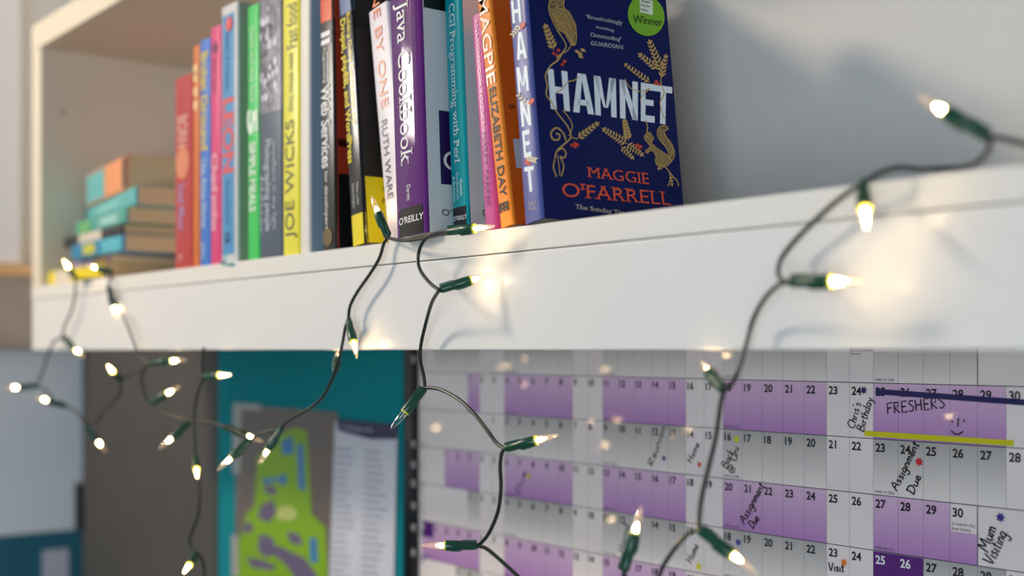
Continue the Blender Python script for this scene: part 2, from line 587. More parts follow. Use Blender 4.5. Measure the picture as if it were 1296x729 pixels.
for q in ([(392, 682), (400, 680), (402, 712), (393, 712)], [(352, 603), (362, 600), (363, 612), (354, 613)], [(376, 562), (384, 562), (386, 622), (378, 618)], [(356, 558), (370, 552), (372, 574), (358, 576)], [(332, 606), (350, 604), (350, 610), (333, 612)]):
    mb = MB()
    px_poly(mb, q, NB - 0.0018)
    mb.build('blue_patch', [mat('blue_print', (66, 128, 190), 0.4)], mt0, offm)
mb = MB()
px_poly(mb, [(350, 644), (365, 640), (376, 648), (370, 658), (352, 656)], NB - 0.0018, n=3)
mb.build('pale_patch', [mat('pale_green_print', (196, 206, 120), 0.4)], mt0, offm)
for q in ([(295, 510), (330, 512), (330, 520), (306, 518), (305, 560), (304, 600), (294, 598)], [(293, 678), (301, 676), (302, 729), (293, 729)]):
    mb = MB()
    px_poly(mb, q, NB - 0.0020)
    tag(mb.build('sticky_corner', [mat('milky_tape', (176, 172, 168), 0.3)], mt0, offm), 'milky tape strip at the map edge')
# the list
ls = thing('list_sheet', 'white printed list with a navy heading band beside the green map', 'paper sheet', tuple(PY(460, 640, NB)))
offl = tuple(PY(460, 640, NB))
mb = MB()
px_poly(mb, [(424, 532), (503, 545), (497, 800), (414, 800)], NB - 0.0024)
mb.build('paper', [mat('list_paper', (214, 216, 228), 0.5)], ls, offl)
mb = MB()
px_poly(mb, [(426, 530), (503, 538), (502, 556), (468, 556), (428, 545)], NB - 0.0028)
mb.build('heading_band', [mat('navy_print', (46, 42, 84), 0.4)], ls, offl)
mb = MB()
letter_quad(mb, 'College list', PY(433, 542, NB - .003), PY(472, 547, NB - .003), PY(433, 537, NB - .003), PY(472, 542, NB - .003), 0.01)
mb.build('heading_lettering', [mat('pale_print', (190, 190, 215), 0.5)], ls, offl)
mb = MB()
for k in range(24):
    y0 = 566 + k * 9
    for xa, xb in ((423, 452), (462, 493)):
        w = random.uniform(.6, 1.0)
        dx = -(y0 - 566) * 0.035
        px_poly(mb, [(xa + dx, y0 + (xa - 423) * .09), (xa + dx + (xb - xa) * w, y0 + (xb - 423) * .09), (xa + dx + (xb - xa) * w, y0 + 2.4 + (xb - 423) * .09), (xa + dx, y0 + 2.4 + (xa - 423) * .09)], NB - 0.0027)
mb.build('printed_lines', [mat('grey_print', (150, 152, 170), 0.5)], ls, offl)

# black strip with pale studs between noticeboard and calendar
bs0, bs1 = tx1 + 0.001, xw(529.5)
st = thing('trim_strip', 'black glossy upright strip with pale studs between noticeboard and wall planner', 'trim strip', ((bs0 + bs1) / 2, WY, -0.6))
offs = ((bs0 + bs1) / 2, WY, -0.6)
MB().box((bs0, 0.792, -0.62), (bs1, WY - 0.0005, 0.06)).build('strip_body', [mat('black_gloss', (24, 20, 20), 0.2)], st, offs, bevel=0.001)
for y in (455, 562, 588, 612, 640, 668, 700):
    p = PY(524, y, 0.792)
    MB().lathe([(0.0045, 0), (0.0045, 0.001), (0.003, 0.002)], 12, Matrix.Translation(p) @ Matrix.Rotation(R(90), 4, 'X')).build('stud', [mat('pale_stud', (150, 145, 145), 0.3)], st, offs, smooth=True)

# ------------------------------------------------------------------ the wall planner
XA, XB = xw(1046.5), xw(1273.8)
CW = (XB - XA) / 7
X0 = XA - 26 * CW                     # left of the first Monday column
ZL = PY(1046.5, 483.2, CYF).z         # head of the September row
RH = (PY(1046.5, 483.2, CYF).z - PY(1046.5, 687.6, CYF).z) / 3
cal = thing('wall_planner', 'large glossy year planner with purple and grey month rows and handwritten notes', 'planner', (-0.85, WY, -0.3))
offc = (-0.85, WY, -0.3)
GL = 0.06
months = [('Jul', -2, 5, 31), ('Aug', -1, 1, 31), ('Sep', 0, 4, 30), ('Oct', 1, 6, 31), ('Nov', 2, 2, 30), ('Dec', 3, 4, 31), ('Jan', 4, 0, 31), ('Feb', 5, 3, 29), ('Mar', 6, 4, 31)]
MN = dict(Jul=7, Aug=8, Sep=9, Oct=10, Nov=11, Dec=12, Jan=1, Feb=2, Mar=3)
zc = lambda r: ZL - r * RH
MB().box((xw(529.5) + 0.001, CYF, zc(7) - 0.01), (X0 + 37.8 * CW, WY - 0.0008, zc(-2) + 0.001)).build('planner_sheet', [mat('planner_paper', (240, 230, 228), GL, 0.5)], cal, offc)
pur = grad_mat('purple_print', (224, 188, 220), (182, 132, 196), GL)
gry = grad_mat('grey_gradient_print', (178, 174, 172), (242, 234, 230), GL)
wke = mat('weekend_print', (242, 230, 229), GL, 0.5)
dpu = mat('deep_purple_print', (92, 30, 122), GL, 0.5)
cells, nums, wnums, lines, small = MB(), MB(), MB(), MB(), MB()
Y1, Y2, Y3 = CYF - 0.0002, CYF - 0.0004, CYF - 0.0006


def cell(i, z0, z1, mt, Y=Y1):
    x0, x1 = X0 + i * CW, X0 + (i + 1) * CW
    cells.add([(x0, Y, z1), (x1, Y, z1), (x1, Y, z0), (x0, Y, z0)], [(0, 1, 2, 3)], mt, uvs=[(0, 0), (1, 0), (1, 1), (0, 1)])


def txt(mb, s, x, z, h, bold=0.0, w=None, Y=Y3):
    ww = w if w else glyphs(s, bold)[2] * h
    letter_quad(mb, s, (x, Y, z), (x + ww, Y, z), (x, Y, z + h), (x + ww, Y, z + h), bold)


def line(xa, xb, za, zb):
    lines.add([(xa, Y2, za), (xb, Y2, za), (xb, Y2, zb), (xa, Y2, zb)], [(0, 1, 2, 3)])


special = {('Dec', 25), ('Dec', 26), ('Jan', 1)}
for nm, r, first, nd in months:
    z0, z1 = zc(r), zc(r + 1)
    purple = nm in ('Jul', 'Sep', 'Nov', 'Jan', 'Mar')
    for d in range(1, nd + 1):
        i = first + d - 1
        wk = i % 7 >= 5
        cell(i, z0, z1, 2 if wk else (0 if purple else 1))
        x = X0 + i * CW
        if (nm, d) in special:
            cell(i, z0 - 0.0006, z1 if nm == 'Dec' else z0 - RH * .42, 3, CYF - 0.0003)
        txt(wnums if (nm, d) in special else nums, str(d), x + CW * .10, z0 - RH * .225, RH * .145, 0.026)
        if i % 7 == 0:
            dt = datetime.date(2024 if nm in ('Jan', 'Feb', 'Mar') else 2023, MN[nm], d)
            txt(small, 'WEEK %d (%d)' % (dt.isocalendar()[1], dt.timetuple().tm_yday), x + CW * .06, z1 + RH * .035, RH * .05, 0, CW * .8)
    # the last day is closed by a heavy rule
    line(X0 + (first + nd) * CW - 0.0003, X0 + (first + nd) * CW + 0.0003, z0, z1)
    line(X0 - CW * .3, X0 + 37.6 * CW, z0 - 0.0003, z0 + 0.0003)
    for i in range(first, first + nd):
        xx = X0 + (i + 1) * CW
        line(xx - 0.00008, xx + 0.00008, z0, z1)
# the bank holidays with printed names
cell(27, zc(-1), -0.0010, 3, CYF - 0.0003)
txt(small, 'Bank Hol', X0 + 27.08 * CW, -0.0036, 0.0016)
cells.add([(X0 + 31.03 * CW, CYF - .0003, zc(2) - RH * .48), (X0 + 31.97 * CW, CYF - .0003, zc(2) - RH * .48), (X0 + 31.97 * CW, CYF - .0003, zc(2) - .0006), (X0 + 31.03 * CW, CYF - .0003, zc(2) - .0006)], [(0, 1, 2, 3)], 2)
txt(small, "St Andrew's Day", X0 + 31.08 * CW, zc(2) - RH * .37, RH * .055, 0, CW * .84)
txt(small, 'Bank Holiday', X0 + 31.08 * CW, zc(2) - RH * .455, RH * .055, 0, CW * .7)
cells.build('printed_cells', [pur, gry, wke, dpu], cal, offc)
lines.build('ruled_lines', [mat('dark_rule', (58, 50, 62), GL)], cal, offc)
nums.build('date_lettering', [mat('black_print', (20, 16, 22), GL)], cal, offc)
tag(wnums.build('date_lettering', [mat('white_print', (235, 232, 238), GL)], cal, offc), 'white date numbers on the dark purple holidays')
small.build('small_print', [mat('grey_small_print', (88, 78, 92), GL)], cal, offc)

# handwriting
hw = MB()
HY = CYF - 0.0007
NR = Vector((0, -1, 0))


def write(s, a, b, hpx, w=0.0009, smooth=True):
    """a..b baseline in the photograph, hpx letter height in pixels"""
    pa, pb = PY(a[0], a[1], HY), PY(b[0], b[1], HY)
    tot = sum(HW[c][0] + 0.06 for c in s)
    u = (pb - pa) / tot
    v = NR.cross(u.normalized()) * -1
    v = Vector((-u.z, 0, u.x)).normalized() * (hpx / FPX * pa.dot(FW) * (1 + 0.5 * abs(u.z) / u.length))
    handwrite(hw, s, pa, u, v, w, NR, 0, smooth)


write('FRESHERS', (1123, 524), (1198, 516), 13, 0.0011, False)
write("Chris's", (1081, 543), (1090, 510), 8)
write('Birthday', (1093, 547), (1105, 504), 8)
write('Assignment', (1135, 622), (1164, 562), 8, 0.0011)
write('Due.', (1156, 627), (1168, 599), 8, 0.0011)
write('Mum', (1250, 699), (1262, 668), 11, 0.0011)
write('Visiting.', (1256, 716), (1277, 672), 11, 0.0011)
write('Visit', (1049, 722), (1069, 724), 10, 0.0011)
write('Assignment', (942, 664), (968, 615), 8, 0.0011)
write('Due.', (953, 670), (963, 654), 8, 0.0011)
write('Back', (920, 594), (929, 571), 8)
write('@ Uni', (928, 600), (936, 566), 8)
write('Home', (875, 587), (886, 562), 7)
write('Reunion', (826, 591), (843, 540), 7)
write('Due.', (657, 627), (668, 592), 7)
write('Haircut', (790, 700), (797, 664), 8)
write('Home', (875, 714), (885, 691), 8)
for q in ([(1204, 532), (1206, 535)], [(1213, 529), (1212, 540)], [(1219, 531), (1221, 534)], [(1204, 545), (1208, 549), (1213, 549.5), (1219, 546)]):
    ribbon(hw, catmull([PY(x, y, HY) for x, y in q], 4), 0.0011, NR)
hw.build('handwritten_lettering', [mat('black_ink', (16, 14, 18), 0.4)], cal, offc)


def strip(pa, pb, w, m, label):
    a, b = PY(*pa, CYF - .0009), PY(*pb, CYF - .0009)
    k = MB()
    ribbon(k, [a, b], w, NR)
    tag(k.build('marker_strip', [m], cal, offc), label)


strip((1108, 495.5), (1325, 511.5), 0.0041, mat('navy_tape', (34, 30, 92), 0.3), 'navy blue tape strip over the late September dates')
strip((1094, 548.5), (1283, 561), 0.0041, mat('yellow_tape', (214, 206, 20), 0.35), 'yellow tape strip along the foot of the September row')
for x, y, r, cname, rgb, star in ((1093, 494, 5.5, 'navy', (42, 38, 100), 1), (1163, 584.5, 6.5, 'red', (206, 34, 44), 1), (1068, 712, 5.5, 'orange', (236, 130, 24), 1),
                                  (1266, 655, 7, 'indigo', (58, 44, 140), 1), (934, 686.5, 5.2, 'violet', (74, 58, 150), 1), (840, 580, 4, 'blue', (60, 56, 140), 1),
                                  (885, 588, 4.2, 'scarlet', (226, 66, 34), 1), (884, 717, 4.2, 'lemon', (232, 222, 50), 0), (932, 556, 4.2, 'lime', (206, 212, 30), 0),
                                  (669, 603, 3.4, 'yellow', (226, 206, 50), 0)):
    k = MB()
    c = PY(x, y, CYF - .0010)
    rr = r / FPX * c.dot(FW)
    n = 14 if star else 20
    pts = []
    for j in range(n):
        a = 2 * math.pi * j / n + 0.2
        q = rr * (1 if (not star or j % 2 == 0) else 0.55)
        pts.append(c + Vector((math.cos(a) * q, 0, math.sin(a) * q)))
    k.add(pts, [tuple(reversed(range(n)))])
    tag(k.build('sticker', [mat(cname + '_sticker', rgb, 0.35)], cal, offc), cname + (' star sticker' if star else ' round sticker'))

# ------------------------------------------------------------------ books
cream = page_mat('cream_pages', (226, 214, 190), 0)
tanp = page_mat('tan_pages', (238, 208, 164), 0)


class Book:
    def __init__(self, name, label, w, d, h, M, spine, front, group, back=None, pages=None, hard=False, gloss=0.22, bulge=0.0004):
        self.w, self.d, self.h, self.M = w, d, h, M
        self.Mi = M.inverted()
        self.root = thing(name, label, 'book', M=M, group=group)
        self.bulge = bulge
        c = 0.0022 if hard else 0.0005
        r = min(0.0022, w * .2)
        # outer outline of the folded cover, counter-clockwise seen from above
        out = [(0, d), (0, r), (r * .3, r * .3)]
        n = 8
        for k in range(n + 1):
            t = k / n
            out.append((r + (w - 2 * r) * t, -bulge * 4 * t * (1 - t)))
        out += [(w - r * .3, r * .3), (w, r), (w, d)]
        ms = [2, 0] + [0] * (n + 2) + [0, 1, 1]
        inn = [(w - c, d), (w - c, r + c), (c, r + c), (c, d)]
        ms = ms[:len(out) - 1] + [1, 1, 1, 1, 2]
        pts = out + inn
        mb = MB()
        N = len(pts)
        for i in range(N):
            j = (i + 1) % N
            mb.add([(pts[i][0], pts[i][1], 0), (pts[j][0], pts[j][1], 0), (pts[j][0], pts[j][1], h), (pts[i][0], pts[i][1], h)], [(0, 1, 2, 3)], ms[i] if i < len(ms) else 1)
        for z, rev in ((0, True), (h, False)):
            k = len(out) // 2

            def cap(poly, mt):
                poly = [(x, y, z) for x, y in poly]
                mb.add(poly, [tuple(reversed(range(len(poly)))) if rev else tuple(range(len(poly)))], mt)
            cap([out[0], out[1], inn[2], inn[3]], 2)
            cap(out[1:-1] + [inn[1], inn[2]], 0)
            cap([out[-2], out[-1], inn[0], inn[1]], 1)
        self.cover = mb.build('cover', [spine, front, back or spine], self.root, smooth=False)
        o = 0.003 if hard else 0.0004
        MB().box((c + .0001, r + c + .0001, o), (w - c - .0001, d - (0.003 if hard else 0.0006), h - o)).build('pages', pages or cream, self.root)

    # photograph position -> point on the spine or on the front cover, in the book's own space
    def hit(self, px, py, axis, val):
        o = self.Mi @ Vector((0, 0, 0))
        d = (self.Mi.to_3x3() @ ray(px, py))
        t = (val - o[axis]) / d[axis]
        return o + d * t

    def sp(self, px, py, lift=0.0):
        p = self.hit(px, py, 1, -self.bulge * .7)
        return Vector((p.x, self.sy(p.x) - 0.00025 - lift, p.z))

    def sy(self, x):
        t = max(0, min(1, x / self.w))
        return -self.bulge * 4 * t * (1 - t)

    def fc(self, px, py, lift=0.0):
        p = self.hit(px, py, 0, self.w)
        return Vector((self.w + 0.00015 + lift, p.y, p.z))

    def zs(self, py):
        """height on the spine's middle line at a row of the photograph"""
        c = self.M @ Vector((self.w / 2, 0, self.h / 2))
        px, _ = proj(c)
        z = self.hit(px, py, 1, 0).z
        for _ in range(2):
            px, _y = proj(self.M @ Vector((self.w / 2, 0, z)))
            z = self.hit(px, py, 1, 0).z
        return z

    def spine_text(self, mb, s, py0, py1, f0, f1, up=False, bold=0.0, serif=False, cap=None):
        """lettering down (or up) the spine between two photograph rows, across fractions f0..f1 of its width"""
        za, zb = self.zs(py0), self.zs(py1)
        xa, xb = self.w * f0, self.w * f1
        L = 0.0005
        p = lambda x, z: (x, self.sy(x) - L, z)
        if up:
            letter_quad(mb, s, p(xb, zb), p(xb, za), p(xa, zb), p(xa, za), bold, serif)
        else:
            letter_quad(mb, s, p(xa, za), p(xa, zb), p(xb, za), p(xb, zb), bold, serif)

    def band(self, name, m, py0, py1, f0=0.0, f1=1.0, z0=None, z1=None):
        """a printed block wrapped over the spine"""
        za = self.h - 0.0002 if py0 is None else self.zs(py0)
        zb = 0.0002 if py1 is None else self.zs(py1)
        mb = MB()
        n = 8
        xs = [self.w * (f0 + (f1 - f0) * k / n) for k in range(n + 1)]
        r = min(0.0022, self.w * .2)

        def yy(x):
            if x < r * .3:
                return r * .3 + (r * .7) * (1 - x / (r * .3)) * .7
            if x > self.w - r * .3:
                return r * .3 + (r * .7) * (1 - (self.w - x) / (r * .3)) * .7
            if x < r:
                return r * .3 * (1 - (x - r * .3) / (r * .7))
            if x > self.w - r:
                return r * .3 * (1 - (self.w - x - r * .3) / (r * .7))
            t = (x - r) / (self.w - 2 * r)
            return -self.bulge * 4 * t * (1 - t)
        vs = [(x, yy(x) - 0.0002, za) for x in xs] + [(x, yy(x) - 0.0002, zb) for x in xs]
        fs = [(k, n + 1 + k, n + 2 + k, k + 1) for k in range(n)]
        mb.add(vs, fs)
        return mb.build(name, [m], self.root)

    def front_panel(self, name, m, y0, y1, z0, z1):
        mb = MB()
        x = self.w + 0.0001
        mb.add([(x, y0, z0), (x, y1, z0), (x, y1, z1), (x, y0, z1)], [(0, 1, 2, 3)])
        return mb.build(name, [m], self.root)

    def put(self, mb, name, m, label=None):
        o = mb.build(name, [m], self.root)
        if label:
            tag(o, label)
        return o


GB = 'upright books on the shelf'


def shelf_book(name, label, bl, br, ref, top, d, spine, front, Y=FY + 0.004, H=None, yaw=0.0, **kw):
    """bl/br: photograph columns of the spine's lower corners, ref: a point on its left edge higher up, top: its top row (or H in metres)"""
    base = PY(bl, HOR, Y)
    base.z = ZS + 0.0003
    p = PY(ref[0], ref[1], Y)
    lean = math.atan2(base.x - p.x, p.z - base.z)
    # width: meet the column br
    dv = ray(br, HOR)
    a, b = math.cos(yaw) * math.cos(lean), -math.sin(yaw) * math.cos(lean)
    k = dv.x / dv.y
    w = (k * base.y - base.x) / (a - k * b)
    if H is None:
        H = (PY(bl, top, Y).z - base.z) / math.cos(lean)
    M = Matrix.Translation(base) @ Matrix.Rotation(-yaw, 4, 'Z') @ Matrix.Rotation(-lean, 4, 'Y')
    return Book(name, label, w, d, H, M, spine, front, GB, **kw)


def cv(name, rgb, rough=0.25, coat=0.0):
    return mat(name, rgb, rough, 0.5, coat=coat)


ink_w = cv('white_lettering', (232, 230, 232), 0.4)
ink_k = cv('black_lettering', (28, 26, 30), 0.4)

# 1 red
b = shelf_book('paperback_book', 'red paperback at the left end of the upright row, beside the flat stack', 221.5, 243.5, (221.5, 104), 101, 0.13, cv('red_cover', (186, 52, 50)), cv('red_cover', (186, 52, 50)))
mb = MB(); b.spine_text(mb, 'BORN', 146, 186, .2, .75, bold=0.02); b.put(mb, 'title_lettering', cv('pale_red_lettering', (226, 168, 150)))
mb = MB()
mb.lathe([(b.w * .38, 0), (b.w * .38, .0003)], 20, Matrix.Translation((b.w * .45, -.0003, b.zs(206))) @ Matrix.Rotation(R(90), 4, 'X'))
b.put(mb, 'spine_emblem', cv('peach_print', (222, 134, 96)))
mb = MB(); b.spine_text(mb, 'Steel Moor', 232, 292, .25, .6, bold=0.01); b.put(mb, 'author_lettering', cv('lilac_lettering', (178, 152, 206)))
mb = MB(); b.spine_text(mb, 'K', 322, 332, .2, .5); b.put(mb, 'imprint_mark', cv('pale_red_lettering', (226, 168, 150)))
# 2 orange
b = shelf_book('paperback_book', 'slim orange paperback between the red and the blue ones', 243.8, 252.5, (243.8, 62), 60, 0.13, cv('orange_cover', (214, 112, 36)), cv('orange_cover', (214, 112, 36)), bulge=.0004)
mb = MB()
for y in (88, 98, 116, 133):
    mb.lathe([(b.w * .32, 0), (b.w * .32, .0003)], 14, Matrix.Translation((b.w * .5, -.0004, b.zs(y))) @ Matrix.Rotation(R(90), 4, 'X'))
b.put(mb, 'spine_dots', cv('pale_gold_print', (250, 206, 150)))
# 3 blue
b = shelf_book('paperback_book', 'blue paperback with yellow and white spine lettering left of the pink one', 252.8, 266, (252.8, 55), 53, 0.13, cv('blue_cover', (58, 120, 206)), cv('blue_cover', (58, 120, 206)), bulge=.0005)
mb = MB(); b.spine_text(mb, 'Broken', 66, 114, .22, .82, bold=.03); b.spine_text(mb, 'Ground', 120, 190, .22, .82, bold=.03); b.put(mb, 'title_lettering', cv('yellow_lettering', (222, 196, 80)))
mb = MB(); b.spine_text(mb, 'Una Amos Horne', 202, 288, .25, .72, bold=.02); b.spine_text(mb, 'pan', 308, 326, .25, .7); b.put(mb, 'author_lettering', cv('pale_blue_lettering', (190, 210, 236)))
# 4 pink
b = shelf_book('paperback_book', 'bright pink paperback left of the pale edged blue cookbook', 266.3, 279.5, (266.3, 39), 37, 0.135, cv('pink_cover', (222, 62, 122)), cv('pink_cover', (222, 62, 122)), bulge=.0005)
mb = MB(); b.spine_text(mb, 'Chad', 194, 242, .2, .75, bold=.03); b.spine_text(mb, 'smiles', 246, 292, .2, .75, bold=.03); b.put(mb, 'title_lettering', cv('blush_lettering', (246, 178, 188)))
mb = MB()
mb.lathe([(b.w * .25, 0), (b.w * .25, .0003)], 14, Matrix.Translation((b.w * .5, -.0005, b.zs(61))) @ Matrix.Rotation(R(90), 4, 'X'))
b.spine_text(mb, 'Salt Sea', 74, 118, .35, .65)
b.put(mb, 'spine_print', cv('plum_print', (120, 34, 84)))
# 5 cookbook
b = shelf_book('hardback_book', 'blue hardback cookbook with tall red spine letters and white board edges', 280, 300.5, (280, 12), 11, 0.19, cv('white_board', (206, 208, 210)), cv('sage_board', (150, 160, 146), .4), hard=True, back=cv('white_board', (206, 208, 210)))
b.band('spine_label', cv('azure_cover', (70, 146, 200)), 18, 322, .1, .82)
mb = MB(); b.spine_text(mb, 'LEON', 124, 219, .18, .78, bold=.035); b.put(mb, 'title_lettering', cv('coral_lettering', (224, 84, 84)))
mb = MB(); b.spine_text(mb, 'Family & Friends', 40, 112, .32, .56); b.spine_text(mb, 'fast and free food', 228, 284, .36, .54); b.spine_text(mb, 'cs', 294, 308, .3, .68, bold=.03); b.put(mb, 'small_lettering', cv('navy_lettering', (36, 62, 100)))
mb = MB()
mb.lathe([(b.w * .2, 0), (b.w * .2, .0003)], 14, Matrix.Translation((b.w * .55, -.0010, b.zs(31))) @ Matrix.Rotation(R(90), 4, 'X'))
b.put(mb, 'spine_emblem', cv('coral_lettering', (224, 84, 84)))
ribn = MB()
lb = b
ribbon(ribn, catmull([lb.Mi @ PY(x, y, Y) for x, y, Y in ((286, 322, .5535), (284, 331, .5525), (277, 333, .547), (290, 335, .5475), (297, 334, .549))], 5), 0.005, Vector((0, .5, 1)).normalized())
tag(ribn.build('ribbon_marker', [cv('cyan_ribbon', (60, 186, 200), .4)], lb.root), 'cyan ribbon marker trailing on to the shelf')
# 6 green
b = shelf_book('paperback_book', 'bright green book with a white 5 on its spine', 313.5, 328, (313, 12), 10, 0.19, cv('green_cover', (54, 202, 92)), cv('green_cover', (54, 202, 92)))
mb = MB(); b.spine_text(mb, '5', 138, 170, .1, .9, bold=.05); b.spine_text(mb, 'SIMPLE MEALS', 180, 268, .25, .75, bold=.03); b.spine_text(mb, 'Quick and easy food', 34, 128, .35, .65); b.put(mb, 'title_lettering', cv('mint_lettering', (226, 244, 226)))
# 7 photographic
b = shelf_book('paperback_book', 'slate blue book with a photograph on the upper spine, between green and yellow books', 328.5, 357.5, (327.5, 0), -8, 0.19, cv('slate_cover', (74, 88, 108)), cv('dark_slate_cover', (44, 48, 60)))
b.band('photo_print', mat('photo_print_blotches', (120, 116, 132), 0.3, 0.5, 0.85, 75), None, 142, .02, .98)
mb = MB()
for k in range(26):
    y = random.uniform(8, 138)
    f = random.uniform(.12, .8)
    mb.lathe([(random.uniform(.0012, .0038), 0), (.001, .0002)], 9, Matrix.Translation((b.w * f, b.sy(b.w * f) - .0004, b.zs(y))) @ Matrix.Rotation(R(90), 4, 'X') @ Matrix.Diagonal((1, 1.4, 1, 1)))
b.put(mb, 'photo_highlights', cv('pale_lilac_print', (204, 204, 220)))
mb = MB()
for k in range(14):
    y = random.uniform(28, 110)
    f = random.uniform(.12, .6)
    mb.lathe([(random.uniform(.0014, .004), 0), (.001, .0002)], 9, Matrix.Translation((b.w * f, b.sy(b.w * f) - .0005, b.zs(y))) @ Matrix.Rotation(R(90), 4, 'X') @ Matrix.Diagonal((1, 1.6, 1, 1)))
b.put(mb, 'photo_shadows', cv('dark_plum_print', (46, 34, 52)))
mb = MB(); b.spine_text(mb, 'Photographing people', 176, 292, .3, .55, bold=.02); b.spine_text(mb, 'anywhere in any light', 180, 292, .62, .8); b.spine_text(mb, 'Master', 222, 296, .06, .2); b.put(mb, 'title_lettering', cv('silver_lettering', (182, 188, 200)))
# 8 yellow
b = shelf_book('hardback_book', 'bright yellow cookbook with grey lettering running up its spine', 358, 378.5, (357.5, 0), -22, 0.19, cv('yellow_cover', (236, 226, 62)), cv('offwhite_cover', (222, 218, 212), .5))
mb = MB(); b.spine_text(mb, 'JOE WICKS', 152, 302, .2, .72, up=True); b.spine_text(mb, 'Fast food', 6, 62, .3, .9, up=True); b.spine_text(mb, 'thirty minute meals', 68, 142, .38, .68, up=True); b.put(mb, 'title_lettering', cv('grey_lettering', (92, 92, 70)))
# white spined
b = shelf_book('paperback_book', 'plain white spined book with a shade-tinted bluish white cover right of the yellow cookbook', 379.8, 391.5, (379.6, 40), -2, 0.18, cv('warm_white_cover', (226, 222, 214), .45), cv('shaded_white_cover', (150, 172, 192), .5), bulge=.0004)  # bluish white front cover, its shade put into the pale blue colour
# 9 web services
b = shelf_book('paperback_book', 'black manual with white spine title and an orange top band', 408, 425.5, (404, 0), None, 0.178, cv('black_cover', (26, 26, 27), .22), cv('rust_cover', (176, 58, 34), .3), H=0.233)
b.band('spine_band', cv('orange_red_band', (226, 84, 36)), None, 27)
mb = MB(); b.spine_text(mb, 'Web Services', 106, 212, .12, .72, bold=.02, serif=True); b.spine_text(mb, 'for developers', 216, 290, .3, .55); b.spine_text(mb, 'Programming', 60, 104, .3, .48); b.spine_text(mb, 'Internet', 68, 104, .55, .72); b.spine_text(mb, 'II', 40, 56, .2, .8, bold=.03); b.put(mb, 'title_lettering', ink_w)
mb = MB()
for y, f, r in ((300, .45, .34),):
    mb.lathe([(b.w * r, 0), (b.w * r, .0002)], 14, Matrix.Translation((b.w * f, -.0008, b.zs(y))) @ Matrix.Rotation(R(90), 4, 'X'))
b.put(mb, 'spine_emblem', cv('brown_print', (112, 92, 52)))
zk = b.fc(435, 220).z
b.front_panel('cover_band', cv('black_cover', (26, 26, 27), .22), .003, b.d - .002, 0.0005, zk)
b.front_panel('cover_dark_band', cv('dark_maroon_print', (70, 22, 18)), .003, b.d - .002, b.fc(435, 186).z, b.fc(435, 176).z)  # dark maroon band across the rust part of the cover
mb = MB()
for k in range(9):
    for dy in (0.004,):
        z = zk - 0.006 - k * 0.0068
        mb.add([(b.w + .0002, .018, z), (b.w + .0002, .040, z), (b.w + .0002, .040, z - .0038), (b.w + .0002, .018, z - .0038)], [(0, 3, 2, 1)])
b.put(mb, 'cover_dashes', cv('orange_red_band', (226, 84, 36)))
# 10 drupal
b = shelf_book('paperback_book', 'black manual with yellow spine lettering and a yellow foot band', 445.5, 463, (428.5, 10), None, 0.178, cv('black_gloss_cover', (24, 24, 26), .14), cv('black_cover', (26, 26, 27), .22), H=0.233, gloss=.12)
b.band('spine_band', cv('blue_photo_band', (86, 110, 160)), None, 17)
b.band('spine_foot_band', cv('bright_yellow_band', (240, 216, 20), .2), 271, None)
mb = MB(); b.spine_text(mb, 'Building Online Communities with', 18, 160, .62, .84, bold=.01); b.spine_text(mb, 'Drupal, phpBB, and WordPress', 22, 205, .14, .5, bold=.02); b.put(mb, 'title_lettering', cv('bright_yellow_band', (240, 216, 20), .2))
mb = MB(); b.spine_text(mb, 'Robert Douglass', 232, 262, .3, .5); b.spine_text(mb, 'Mike Little', 232, 260, .6, .78); b.put(mb, 'author_lettering', cv('grey_white_lettering', (190, 190, 190)))
z1 = b.fc(474, 224).z
b.front_panel('cover_block', cv('bright_yellow_band', (240, 216, 20), .2), .0028, .10, 0.0006, z1)
mb = MB()
letter_quad(mb, 'From', b.fc(484, 243, .0002), b.fc(496, 243, .0002), b.fc(484, 236, .0002), b.fc(496, 236, .0002))
letter_quad(mb, 'Prof', b.fc(484, 258, .0002), b.fc(496, 258, .0002), b.fc(484, 251, .0002), b.fc(496, 251, .0002))
b.put(mb, 'cover_lettering', ink_k)
# 11 one by one
b = shelf_book('paperback_book', 'white leaning paperback with orange title and grey author lettering', 491, 516, (464.5, 0), None, 0.13, cv('white_cover', (222, 216, 224), .3), cv('white_cover', (222, 216, 224), .3), Y=FY + 0.008, H=0.198)
mb = MB(); b.spine_text(mb, 'ONE BY ONE', -36, 136, .3, .66); b.put(mb, 'title_lettering', cv('orange_lettering', (240, 128, 62)))
mb = MB(); b.spine_text(mb, 'RUTH WARE', 150, 250, .22, .5); b.put(mb, 'author_lettering', cv('dark_grey_lettering', (84, 78, 84)))
# 12 java
jv = shelf_book('paperback_book', 'thick purple manual with a shiny spine and black foot band', 502, 541, (492.8, 0), None, 0.178, cv('purple_cover', (96, 34, 116), .06), cv('white_matt_cover', (206, 214, 218), .3), Y=FY - 0.010, H=0.233, bulge=.0012)
b = jv
b.band('spine_foot_band', cv('black_foot', (26, 24, 26), .18), 262, None)
b.front_panel('cover_top_band', cv('black_foot', (26, 24, 26), .18), .003, b.d - .002, b.fc(550, 12).z, b.h - .0005)
b.front_panel('cover_panel', cv('indigo_panel', (42, 22, 84), .3), b.fc(557, 200).y, b.d - .004, b.fc(560, 233).z, b.fc(560, 140).z)
mb = MB(); b.spine_text(mb, 'Java Cookbook', 1, 208, .28, .66, serif=True); b.spine_text(mb, 'Darwin', 234, 254, .44, .56, serif=True); b.put(mb, 'title_lettering', ink_w)
mb = MB(); letter_quad(mb, "O'REILLY", b.sp(505.5, 285.5), b.sp(536, 276.5), b.sp(505.5, 277), b.sp(536, 268.5), .012, wrap=lambda x: jv.sy(x) - .0005); b.put(mb, 'publisher_lettering', ink_w)
